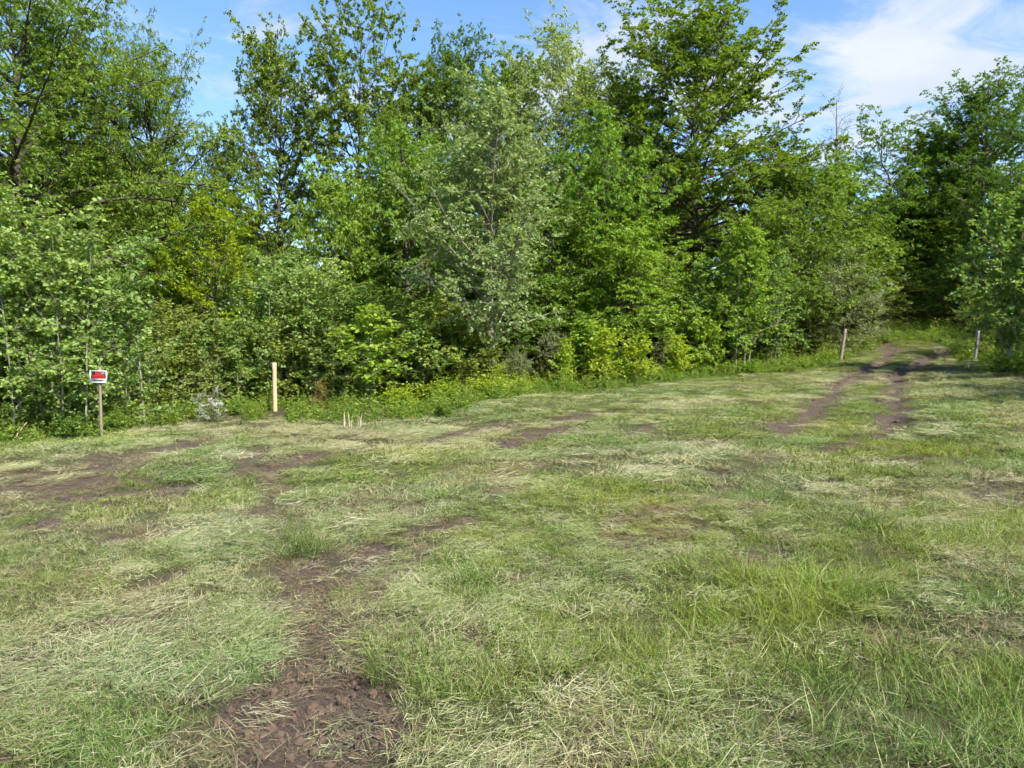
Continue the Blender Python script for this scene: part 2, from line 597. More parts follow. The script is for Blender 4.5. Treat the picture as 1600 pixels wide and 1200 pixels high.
def tube(pts, rad, sides, V, Q):
    """append a tapered tube to the lists V (verts) and Q (quads)"""
    k = len(pts)
    d = np.gradient(pts, axis=0)
    d = nrm(d)
    ref = np.array([0.3, 0.9, 0.1]) if abs(d[len(d) // 2, 2]) > .6 else UP
    s = nrm(np.cross(d, ref))
    t = np.cross(d, s)
    a = np.arange(sides) * 2 * math.pi / sides
    ring = pts[:, None, :] + rad[:, None, None] * (np.cos(a)[None, :, None] * s[:, None, :] + np.sin(a)[None, :, None] * t[:, None, :])
    base = sum(len(v) for v in V) if not hasattr(V, 'n') else V.n
    idx = base + np.arange(k * sides).reshape(k, sides)
    q = np.stack([idx[:-1], np.roll(idx[:-1], -1, 1), np.roll(idx[1:], -1, 1), idx[1:]], -1).reshape(-1, 4)
    V.append(ring.reshape(-1, 3))
    V.n = base + k * sides
    Q.append(q)


TRI = []


class VL(list):
    n = 0


def curve(rng, p, d, L, k, curl, jit):
    pts = [p]
    d = d / np.linalg.norm(d)
    st = L / k
    for _ in range(k):
        d = d + UP * (curl / k) + rng.normal(0, jit, 3)
        d = d / np.linalg.norm(d)
        p = p + d * st
        pts.append(p)
    return np.array(pts)


def grow(name, seed, H, r0, R, leaf, bark, base=.3, prof=((0, .6), (.35, 1), (.75, .7), (1, .15)), n1=42, el=(5, 60), curl=.15,
         n2d=2.3, n3d=5.5, tw=.42, lL=.12, lW=.08, lpt=13, droop=.35, nj=.45, stems=1, spread=.08, wob=.02, lean=(0, 0),
         sub=.5, flat=.28, gap=.12, lobes=.28, twigs=False, lside=.8, bare=False, curl2=-.05, leafy_stem=0, hexleaf=False,
         outer=.0, minlimb=.25, ej=14, env=None, boff=0.):
    rng = np.random.default_rng(seed)
    V, Q = VL(), []
    TW = []                       # twigs: start, direction, length
    pt_, pr_ = zip(*prof)
    ph = rng.uniform(0, 6.28, 6)
    for s in range(stems):
        Hs = H * (1 if s == 0 else rng.uniform(.72, .97))
        az = rng.uniform(0, 6.28)
        ln = np.array([lean[0], lean[1], 0.]) + (spread * rng.uniform(.5, 1.3) * np.array([math.cos(az), math.sin(az), 0]) if stems > 1 else 0)
        T = np.linspace(0, 1, 15)
        wx = np.cumsum(rng.normal(0, wob, 15)) * Hs / 4
        wy = np.cumsum(rng.normal(0, wob, 15)) * Hs / 4
        off = (rng.normal(0, .12, 2) * r0 * 6 if stems > 1 else np.zeros(2)) + rng.normal(0, 1, 2) * boff
        tp = np.stack([off[0] + ln[0] * Hs * T + wx - wx[0], off[1] + ln[1] * Hs * T + wy - wy[0], Hs * T - .1], 1)
        rs = r0 * (1 if s == 0 else rng.uniform(.6, .9))
        tr = rs * ((1 - T) ** .85 * .94 + .06) * (1 + .35 * np.exp(-T * 22))
        tube(tp, tr, 8 if r0 > .08 else 5, V, Q)
        n = max(4, int(n1 / stems))
        a0 = rng.uniform(0, 6.28)
        for i in range(n):
            t = base + (1 - base) * ((i + rng.uniform(0, 1)) / n) ** .92
            t = min(t, .985)
            tt = (t - base) / (1 - base)
            p = np.array([np.interp(t, T, tp[:, c]) for c in range(3)])
            az = a0 + i * 2.39996 + rng.normal(0, .35)
            lob = 1 + lobes * (math.sin(2 * az + ph[0] + 3 * tt) * .6 + math.sin(3 * az + ph[1] - 5 * tt) * .5)
            L = R * np.interp(tt, pt_, pr_) * rng.uniform(.72, 1.14) * lob
            if rng.uniform() < gap:
                L *= rng.uniform(.3, .6)
            L = max(L, minlimb)
            e = math.radians(el[0] + (el[1] - el[0]) * tt + rng.normal(0, ej))
            d = np.array([math.cos(az) * math.cos(e), math.sin(az) * math.cos(e), math.sin(e)])
            k = 7
            st_ = rng.bit_generator.state
            lp = curve(rng, p, d, L, k, curl, .10)
            if env:      # keep the limb inside a lumpy rounded crown
                zc, az_, zt_ = H * env[0], R * env[1], H * env[2]
                for _ in range(9):
                    q_ = lp[-1]
                    a_ = math.atan2(q_[1], q_[0])
                    lump = 1 + .09 * math.sin(3 * a_ + ph[2] + 4 * q_[2] / H) + .06 * math.sin(5 * a_ + ph[3] - 7 * q_[2] / H)
                    v_ = (q_[2] - zc) / ((zt_ - zc) if q_[2] > zc else zc * .95)
                    if math.hypot(q_[0], q_[1]) ** 2 / (az_ * lump) ** 2 + abs(v_ / lump) ** 2.4 < 1:
                        break
                    L *= .88
                    rng.bit_generator.state = st_
                    lp = curve(rng, p, d, L, k, curl, .10)
            rl = min(np.interp(t, T, tr) * .55, .012 + .016 * L)
            tube(lp, rl * np.linspace(1, .22, k + 1), 5 if rl > .03 else 4, V, Q)
            n2 = max(2, int(L * n2d))
            segd = nrm(np.gradient(lp, axis=0))
            for j in range(n2 + 1):
                sx = .18 + .80 * (j + rng.uniform(0, .8)) / n2 if j < n2 else 1.0
                sx = min(sx, 1.0)
                q = np.array([np.interp(sx * k, np.arange(k + 1), lp[:, c]) for c in range(3)])
                dd = segd[min(k, int(sx * k))]
                pe = np.cross(dd, UP)
                pe = pe / (np.linalg.norm(pe) + 1e-6)
                an = math.radians(rng.uniform(32, 66)) * (1 if j % 2 else -1) if j < n2 else rng.normal(0, .2)
                d2 = dd * math.cos(an) + pe * math.sin(an) + UP * rng.normal(.04, flat)
                L2 = max(.22, sub * L * (1 - .55 * sx) * rng.uniform(.6, 1.25))
                L2 = min(L2, 1.9)
                bp = curve(rng, q, d2, L2, 3, curl2, .12)
                tube(bp, np.linspace(max(.004, rl * .33), .003, 4), 3, V, Q)
                n3 = max(2, int(L2 * n3d))
                bd = nrm(np.gradient(bp, axis=0))
                for m in range(n3 + 1):
                    sy = min(1, .12 + outer + (.88 - outer) * (m + rng.uniform(0, .9)) / n3)
                    q3 = np.array([np.interp(sy * 3, [0, 1, 2, 3], bp[:, c]) for c in range(3)])
                    d3 = bd[min(3, int(sy * 3))]
                    pe3 = np.cross(d3, UP)
                    pe3 = pe3 / (np.linalg.norm(pe3) + 1e-6)
                    an = math.radians(rng.uniform(30, 70)) * (1 if m % 2 else -1)
                    d3 = d3 * math.cos(an) + pe3 * math.sin(an) + UP * rng.normal(.02, flat)
                    TW.append((*q3, *d3, tw * rng.uniform(.55, 1.3)))
        for i in range(int(leafy_stem * Hs)):
            t = rng.uniform(max(.15, base * .8), 1)
            p = np.array([np.interp(t, T, tp[:, c]) for c in range(3)])
            az = rng.uniform(0, 6.28)
            TW.append((*p, math.cos(az), math.sin(az), rng.uniform(.1, .8), tw * rng.uniform(.5, 1)))
    TW = np.array(TW)
    st, dr, ln = TW[:, :3], nrm(TW[:, 3:6]), TW[:, 6]
    if twigs:
        for a_, b_, c_ in zip(st, dr, ln):
            e_ = a_ + b_ * c_ - UP * (.10 * c_)
            tube(np.stack([a_, (a_ + e_) / 2 + UP * .02 * c_, e_]), np.array([.004, .003, .0018]) * (2.2 if bare else 1), 3, V, Q)
    wood = mesh_np(name + '_trunk', np.concatenate(V), [np.concatenate(Q)], [MAT[bark]], smooth=True)
    if bare:
        return wood, None, H, R * .6
    # leaves
    n = len(TW)
    s = rng.uniform(.1, 1.02, (n, lpt))
    pos = st[:, None] + dr[:, None] * (s * ln[:, None])[..., None]
    pos[..., 2] -= .22 * (s ** 2) * ln[:, None] * (droop + .2)
    pos += rng.normal(0, .025, pos.shape)
    side = np.where(np.arange(lpt)[None, :] % 2 == 0, 1., -1.) * np.ones((n, 1))
    pe = nrm(np.cross(dr, UP))
    ax = dr[:, None] * .55 + pe[:, None] * (side * lside)[..., None] + rng.normal(0, .38, (n, lpt, 3))
    ax[..., 2] -= droop * rng.uniform(.3, 1.5, (n, lpt))
    ax = nrm(ax).reshape(-1, 3)
    P = pos.reshape(-1, 3)
    nn = UP + rng.normal(0, nj, P.shape)
    nn = nrm(nn - ax * (nn * ax).sum(1, keepdims=True))
    wv = np.cross(nn, ax)
    sc = rng.uniform(.55, 1.2, (len(P), 1))
    Lf, Wf = lL * sc, lW * sc
    tone = np.clip(.55 * np.repeat(rng.uniform(0, 1, n), lpt) + .45 * rng.uniform(0, 1, n * lpt), 0, 1)
    if hexleaf:
        c = [P, P + ax * Lf * .28 + wv * Wf * .42 + nn * Wf * .10, P + ax * Lf * .62 + wv * Wf * .40 + nn * Wf * .10, P + ax * Lf,
             P + ax * Lf * .62 - wv * Wf * .40 + nn * Wf * .10, P + ax * Lf * .28 - wv * Wf * .42 + nn * Wf * .10]
        v = np.stack(c, 1).reshape(-1, 3)
        b = np.arange(len(P))[:, None] * 6
        f = [np.concatenate([b + np.array([[0, 1, 2, 3]]), b + np.array([[0, 3, 4, 5]])])]
        tn = np.repeat(tone, 6)
    else:
        c = [P, P + ax * Lf * .45 + wv * Wf * .5 + nn * Wf * .12, P + ax * Lf, P + ax * Lf * .45 - wv * Wf * .5 + nn * Wf * .12]
        v = np.stack(c, 1).reshape(-1, 3)
        b = np.arange(len(P))[:, None] * 4
        f = [np.concatenate([b + np.array([[0, 1, 2]]), b + np.array([[0, 2, 3]])])]
        tn = np.repeat(tone, 4)
    crown = mesh_np(name + '_crown', v, f, [MAT[leaf]], {'tone': tn})
    rad = float(np.percentile(np.hypot(P[:, 0], P[:, 1]), 93))
    TRI.append((name, len(P), len(TW), round(rad, 2)))
    return wood, crown, float(np.percentile(P[:, 2], 99.8)), rad


def place(proto, name, u, d, vtop=None, H=None, label=None, cat='tree', group=None, rot=0., wide=1.0, leaf=None, tilt=(0, 0), rpx=None):
    """stand a copy of a tree at distance d so that its top reaches photo row vtop"""
    wood, crown, H0, R0 = proto
    p = at(u, vtop if vtop is not None else 540, d)
    zb = float(gz(p.x, d))
    h = H if H is not None else p.z - zb
    s = h / H0
    if rpx:
        wide = float(np.clip(rpx / F * d / (R0 * s), .55, 1.8))
    e = bpy.data.objects.new(name, None)
    e.empty_display_size = .3
    COL.objects.link(e)
    e.location = (p.x, d, zb)
    e.scale = (s * wide, s * wide, s)
    e.rotation_euler = (tilt[0], tilt[1], rot)
    tag(e, label, cat, group)
    obj('trunk', wood, e)
    if crown:
        c = obj('crown', crown, e)
        if leaf:
            c.material_slots[0].link = 'OBJECT'
            c.material_slots[0].material = MAT[leaf]
    return e


P = {}
P['locust'] = grow('locust', 11, 13.5, .26, 7.6, 'locust', 'dbark', base=.16, n1=78, el=(-4, 56), curl=-.12, prof=((0, .75), (.3, 1), (.7, .95), (1, .7)),
                   n2d=2.4, n3d=5.2, tw=.48, lL=.15, lW=.065, lpt=16, droop=.7, sub=.34, flat=.45, lobes=.2, env=(.5, .95, 1.12))
P['slim'] = grow('slim', 12, 13, .16, 4.4, 'sparse', 'bark', base=.20, n1=82, el=(4, 60), curl=.10, lL=.14, lW=.10, lpt=19, n3d=5.0, gap=.15, n2d=2.7, sub=.46,
                 tw=.34, flat=.5, prof=((0, .7), (.35, 1), (.75, .95), (1, .7)), outer=.15, env=(.55, .82, 1.10))
P['tall'] = grow('tall', 13, 14.5, .17, 4.8, 'sparse', 'bark', base=.34, n1=66, el=(14, 60), curl=.12, stems=2, spread=.03, lL=.145, lW=.105,
                 lpt=22, n2d=2.5, n3d=4.4, tw=.32, gap=.22, sub=.44, prof=((0, .7), (.4, 1), (.8, 1), (1, .75)), flat=.52, outer=.25, env=(.66, .85, 1.12))
P['maple'] = grow('maple', 14, 15.5, .24, 7.2, 'maple', 'bark', base=.36, n1=92, el=(-4, 60), curl=.12, n2d=2.5, n3d=5.2, tw=.34, lL=.13, lW=.10, lpt=19,
                  droop=.3, lean=(.02, 0), prof=((0, .8), (.3, 1), (.6, 1), (.85, .95), (1, .75)), gap=.15, lobes=.2, sub=.36, flat=.5, outer=.2, env=(.62, .86, 1.14))
P['fluffy'] = grow('fluffy', 15, 14.5, .16, 4.6, 'grey', 'bark', base=.30, n1=74, el=(6, 60), curl=.1, lL=.125, lW=.08, lpt=18, n3d=5.2, flat=.52, tw=.36,
                   prof=((0, .7), (.4, 1), (.8, .95), (1, .7)), env=(.62, .84, 1.12))
P['poplar'] = grow('poplar', 16, 9.0, .11, 3.3, 'grey', 'pbark', base=.16, n1=100, el=(26, 64), curl=.10, prof=((0, .75), (.2, 1), (.55, .85), (1, .35)),
                   n2d=3.0, n3d=5.8, tw=.32, lL=.10, lW=.08, lpt=15, droop=.35, nj=.9, sub=.40, twigs=False, wob=.006, gap=.1, flat=.5, outer=.15)
P['elder'] = grow('elder', 17, 8.8, .13, 4.4, 'elder', 'bark', base=.06, n1=84, el=(-2, 60), curl=-.08, prof=((0, .85), (.35, 1), (.75, .95), (1, .65)),
                  n2d=2.6, n3d=5.2, tw=.42, lL=.145, lW=.075, lpt=17, droop=.85, stems=2, spread=.08, sub=.40, lobes=.3, flat=.48, gap=.2, env=(.45, .88, 1.08))
P['elderb'] = grow('elderb', 47, 8.6, .12, 4.0, 'elder', 'bark', base=.10, n1=66, el=(-6, 70), curl=-.05, prof=((0, .7), (.45, 1), (.8, .85), (1, .5)),
                   n2d=2.6, n3d=5.2, tw=.38, lL=.14, lW=.09, lpt=17, droop=.6, stems=3, spread=.10, sub=.40, lobes=.4, flat=.5, gap=.25, env=(.45, .9, 1.08))
P['layer'] = grow('layer', 18, 6.8, .09, 3.4, 'yellow', 'bark', base=.14, n1=36, el=(0, 40), curl=.0, prof=((0, .9), (.4, 1), (.8, .7), (1, .3)),
                  n2d=3.0, n3d=6.0, tw=.34, lL=.13, lW=.115, lpt=14, droop=.15, nj=.25, flat=.10, sub=.44, ej=8)
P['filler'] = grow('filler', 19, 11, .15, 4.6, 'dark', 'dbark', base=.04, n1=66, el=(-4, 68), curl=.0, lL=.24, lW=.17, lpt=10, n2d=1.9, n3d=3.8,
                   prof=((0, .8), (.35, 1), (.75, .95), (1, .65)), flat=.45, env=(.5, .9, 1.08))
P['twisted'] = grow('twisted', 20, 12, .17, 4.2, 'elder', 'dbark', base=.36, n1=60, el=(4, 62), curl=.1, wob=.08, stems=2, spread=.09, lL=.16, lW=.09,
                    lpt=20, n3d=5.0, gap=.2, flat=.5, prof=((0, .7), (.4, 1), (.8, .9), (1, .65)), env=(.6, .85, 1.1))
P['deadtree'] = grow('deadtree', 21, 13, .13, 2.4, 'elder', 'dead', base=.45, n1=22, el=(35, 70), curl=.3, twigs=True, bare=True, n3d=2.6, tw=.55,
                     stems=2, spread=.05)
# young growth of the edge
P['sycamore'] = grow('sycamore', 30, 5.2, .030, 1.15, 'sapling', 'pbark', base=.10, n1=126, el=(24, 62), curl=.1, stems=9, spread=.06, boff=.5, n2d=3.2, n3d=4.6,
                     tw=.24, lL=.092, lW=.078, lpt=7, droop=.4, nj=.85, sub=.42, twigs=True, hexleaf=True, wob=.008, leafy_stem=14,
                     prof=((0, .8), (.3, 1), (.7, .6), (1, .15)))
P['sycamore2'] = grow('sycamore2', 31, 4.2, .024, 1.05, 'sapling', 'pbark', base=.10, n1=108, el=(25, 64), curl=.1, stems=9, spread=.07, boff=.45, n2d=3.2, n3d=4.6,
                      tw=.22, lL=.092, lW=.078, lpt=7, droop=.35, nj=.85, sub=.42, twigs=True, hexleaf=True, wob=.008, leafy_stem=14,
                      prof=((0, .9), (.3, 1), (.7, .6), (1, .15)))
P['single'] = grow('single', 32, 3.0, .022, 1.0, 'bright', 'pbark', base=.28, n1=26, el=(18, 55), curl=.12, stems=1, n2d=3., n3d=4.,
                   tw=.24, lL=.155, lW=.13, lpt=6, droop=.3, nj=.5, sub=.42, twigs=True, hexleaf=True, wob=.01, leafy_stem=10,
                   prof=((0, .85), (.3, 1), (.7, .7), (1, .25)))
P['cottonwood'] = grow('cottonwood', 33, 6.2, .05, 2.2, 'sapling', 'pbark', base=.10, n1=84, el=(28, 66), curl=.15, stems=4, spread=.06, boff=.25, n2d=2.4, n3d=4.4,
                       tw=.32, lL=.125, lW=.105, lpt=10, droop=.35, nj=.7, sub=.40, twigs=False, hexleaf=False, wob=.008, leafy_stem=10,
                       prof=((0, .8), (.3, 1), (.6, .7), (1, .15)))
P['thicket'] = grow('thicket', 34, 2.6, .022, 1.2, 'thicket', 'dbark', base=.06, n1=84, el=(10, 60), curl=-.05, stems=8, spread=.22, boff=.25, n2d=3.2, n3d=6.,
                    tw=.26, lL=.10, lW=.065, lpt=10, droop=.3, nj=.7, sub=.42, prof=((0, .8), (.4, 1), (.8, .8), (1, .4)), minlimb=.2)
P['olive'] = grow('olive', 35, 3.4, .04, 1.7, 'olive', 'dbark', base=.10, n1=80, el=(8, 60), curl=-.08, stems=6, spread=.22, n2d=2.6, n3d=5.6,
                  tw=.30, lL=.11, lW=.05, lpt=11, droop=.25, nj=.7, sub=.44, prof=((0, .85), (.4, 1), (.8, .75), (1, .35)), minlimb=.2)
P['limesap'] = grow('limesap', 36, 1.9, .014, .48, 'lime', 'pbark', base=.10, n1=46, el=(20, 60), curl=.1, stems=6, spread=.12, boff=.16, n2d=4., n3d=6.,
                    tw=.18, lL=.11, lW=.085, lpt=5, droop=.3, nj=.5, sub=.42, leafy_stem=14, minlimb=.15,
                    prof=((0, .9), (.4, 1), (.8, .7), (1, .3)))
P['bramble'] = grow('bramble', 37, .75, .008, .75, 'lime', 'dbark', base=.05, n1=60, el=(10, 50), curl=-.35, stems=8, spread=.45, n2d=4., n3d=6.5,
                    tw=.16, lL=.085, lW=.065, lpt=6, droop=.15, nj=.4, sub=.42, minlimb=.2, prof=((0, 1), (.5, .9), (1, .5)))
P['rose'] = grow('rose', 38, 1.15, .010, .75, 'olive', 'dbark', base=.05, n1=60, el=(15, 60), curl=-.6, stems=8, spread=.35, n2d=4., n3d=6.5,
                 tw=.16, lL=.06, lW=.04, lpt=8, droop=.2, nj=.6, sub=.42, minlimb=.2, prof=((0, 1), (.5, .9), (1, .5)))

R_ = math.radians
TREES = [
    # kind, name, u, d, vtop, label, rotation, half width in photo pixels, leaf
    ('locust', 'locust_tree', -5, 22, -90, 'huge feathery green tree filling the upper left corner, tallest of all at left', 1.4, 285, None),
    ('locust', 'locust_tree', 95, 25, 5, 'feathery tree standing close behind the upper left corner tree', 3.9, 170, None),
    ('locust', 'locust_tree', 222, 27, 25, 'feathery tree with a pointed top rising beside the upper left corner tree', 2.2, 100, None),
    ('slim', 'ash_tree', 428, 32, 38, 'slim grey-green tree behind the yellow-green layered maple', 1.0, 78, None),
    ('slim', 'ash_tree', 345, 36, 190, 'thin airy tree in the dip of the skyline left of the slim grey-green tree', 3.0, 50, None),
    ('tall', 'ash_tree', 565, 31, -25, 'tall airy tree with two dark stems and sky showing through its crown', 0.2, 92, None),
    ('slim', 'ash_tree', 660, 37, 105, 'narrow tree between the airy two-stemmed tree and the central dark top', 4.2, 75, None),
    ('maple', 'maple_tree', 715, 38, 42, 'dark green treetop standing straight behind the left of the grey poplar', 2.0, 80, None),
    ('fluffy', 'poplar_tree', 868, 36, 28, 'soft grey-green treetop above the bright box elder, in the middle of the skyline', 0.6, 95, None),
    ('slim', 'maple_tree', 800, 40, 72, 'dark treetop just left of the soft grey-green treetop on the skyline', 5.0, 75, 'maple'),
    ('maple', 'maple_tree', 1105, 34, -8, 'big broad maple with a visible straight trunk, tallest tree of the right half', 3.6, 180, None),
    ('maple', 'maple_tree', 985, 39, 95, 'dark maple crown close against the left side of the big broad maple', 3.6, 85, None),
    ('maple', 'maple_tree', 1225, 38, 215, 'lower dark crown leaning out from the right side of the big broad maple', 2.6, 85, None),
    ('poplar', 'poplar_tree', 768, 21, 118, 'slender cone-shaped grey-green poplar with a pale straight stem, front and centre', 0.0, 128, None),
    ('elder', 'box_elder_tree', 645, 27, 190, 'drooping green box elder close behind the left of the pale-stemmed poplar', 0.5, 130, None),
    ('elder', 'box_elder_tree', 935, 28, 185, 'bright drooping box elder right of the pale-stemmed poplar', 2.4, 115, 'bright'),
    ('elder', 'box_elder_tree', 985, 26.5, 340, 'low bright box elder with foliage almost down to the lime saplings', 4.0, 120, 'bright'),
    ('elderb', 'box_elder_tree', 865, 26.5, 300, 'mid green box elder right behind the pale poplar stem', 1.1, 105, 'maple'),
    ('layer', 'maple_tree', 325, 22.6, 300, 'yellow-green layered young maple at left, above the sapling thicket', 0.4, 105, None),
    ('layer', 'maple_tree', 262, 23.5, 395, 'smaller yellow-green layered maple partly hidden left of the larger one', 2.0, 90, None),
    ('elder', 'box_elder_tree', 518, 25, 262, 'fresh bright green small tree below the airy two-stemmed tree', 1.9, 85, 'bright'),
    ('elderb', 'box_elder_tree', 575, 28, 330, 'dark drooping tree filling the gap right of the fresh green small tree', 3.3, 110, None),
    ('layer', 'maple_tree', 1055, 30, 430, 'young layered maple at the foot of the big broad maple', 1.5, 95, 'elder'),
    ('elderb', 'box_elder_tree', 1262, 31, 238, 'green drooping tree in the gap between the big maple and the bare branches', 2.0, 105, None),
    ('elder', 'box_elder_tree', 1215, 28, 300, 'green tree behind the cottonwood saplings at right', 5.2, 105, 'maple'),
    ('elderb', 'box_elder_tree', 1310, 35, 262, 'rounded green tree below the bare dead branches', 4.6, 85, None),
    ('elder', 'box_elder_tree', 1440, 38, 268, 'rounded green tree right of the twisted dark-limbed tree', 5.9, 85, 'maple'),
    ('twisted', 'box_elder_tree', 1365, 37, 172, 'twisted dark-limbed tree standing up beside the bare dead branches', 0.7, 75, None),
    ('elderb', 'box_elder_tree', 1405, 39, 300, 'shaded green tree above the end of the muddy track', 3.9, 100, 'maple'),
    ('slim', 'ash_tree', 1478, 41, 195, 'dusky olive tree left of the tall tree at the right edge', 0.9, 100, 'maple'),
    ('maple', 'maple_tree', 1555, 37, 108, 'tall dark tree standing at the right edge of the skyline', 2.8, 105, None),
    ('locust', 'locust_tree', 1670, 30, 110, 'dark hanging tree cut by the right edge of the picture', 1.5, 140, 'maple'),
    ('layer', 'maple_tree', 1462, 37, 350, 'yellowish layered tree in the shade right of the track end', 2.6, 80, 'maple'),
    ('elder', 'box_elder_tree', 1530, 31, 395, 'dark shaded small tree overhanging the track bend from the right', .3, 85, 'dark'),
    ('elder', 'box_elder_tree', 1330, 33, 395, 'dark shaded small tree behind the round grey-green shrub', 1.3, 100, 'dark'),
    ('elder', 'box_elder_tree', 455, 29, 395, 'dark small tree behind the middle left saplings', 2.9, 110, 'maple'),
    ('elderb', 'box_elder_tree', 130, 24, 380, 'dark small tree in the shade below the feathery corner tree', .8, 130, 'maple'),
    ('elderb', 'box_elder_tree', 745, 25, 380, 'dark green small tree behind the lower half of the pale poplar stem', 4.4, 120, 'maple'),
]
for pr, nm, u, d, vt, lab, rot, rpx, leaf in TREES:
    place(P[pr], nm, u, d, vt, label=lab, rot=rot, rpx=rpx, leaf=leaf)
place(P['deadtree'], 'dead_tree', 1312, 40, 150, label='bare dead tree with fine upright branches against the cloud', rot=.4)
place(P['deadtree'], 'dead_tree', 1425, 42, 190, label='bare dead tree with spreading twigs right of the twisted tree', rot=2.4, wide=1.3)

# trees deeper in the wood, hardly to be told apart
rf = np.random.default_rng(5)
for i in range(39):
    row = i % 3
    u = -300 + (i // 3) * 165 + rf.uniform(-60, 60) + row * 45
    d = (42, 50, 60)[row] + rf.uniform(-3, 3)
    vt = np.interp(u, [-300, 300, 380, 620, 800, 1000, 1200, 1300, 1450, 1700], [60, 230, 330, 320, 250, 230, 260, 330, 330, 190]) + rf.uniform(0, 70)
    if 1360 < u < 1500:
        d += 6
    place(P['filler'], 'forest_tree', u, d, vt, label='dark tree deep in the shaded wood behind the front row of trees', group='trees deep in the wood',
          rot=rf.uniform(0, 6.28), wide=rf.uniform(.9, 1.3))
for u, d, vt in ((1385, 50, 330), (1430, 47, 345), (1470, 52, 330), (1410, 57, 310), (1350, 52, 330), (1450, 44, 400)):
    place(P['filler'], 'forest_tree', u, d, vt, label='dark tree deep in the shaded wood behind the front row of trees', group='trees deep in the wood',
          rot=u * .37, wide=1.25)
# the wood goes on along the right side of the field and shades its edge
for x, y, h, r in ((17.5, 6.5, 12.5, .3), (22, 9.5, 14, 1.9), (25.5, 22.5, 13, 3.0), (28, 14, 14, 5.0)):
    e = place(P['filler'], 'forest_tree', 800 + F * x / y, y, H=h, label='tree of the wood along the right side of the field, outside the picture',
              group='trees along the right side', rot=r, wide=1.1)

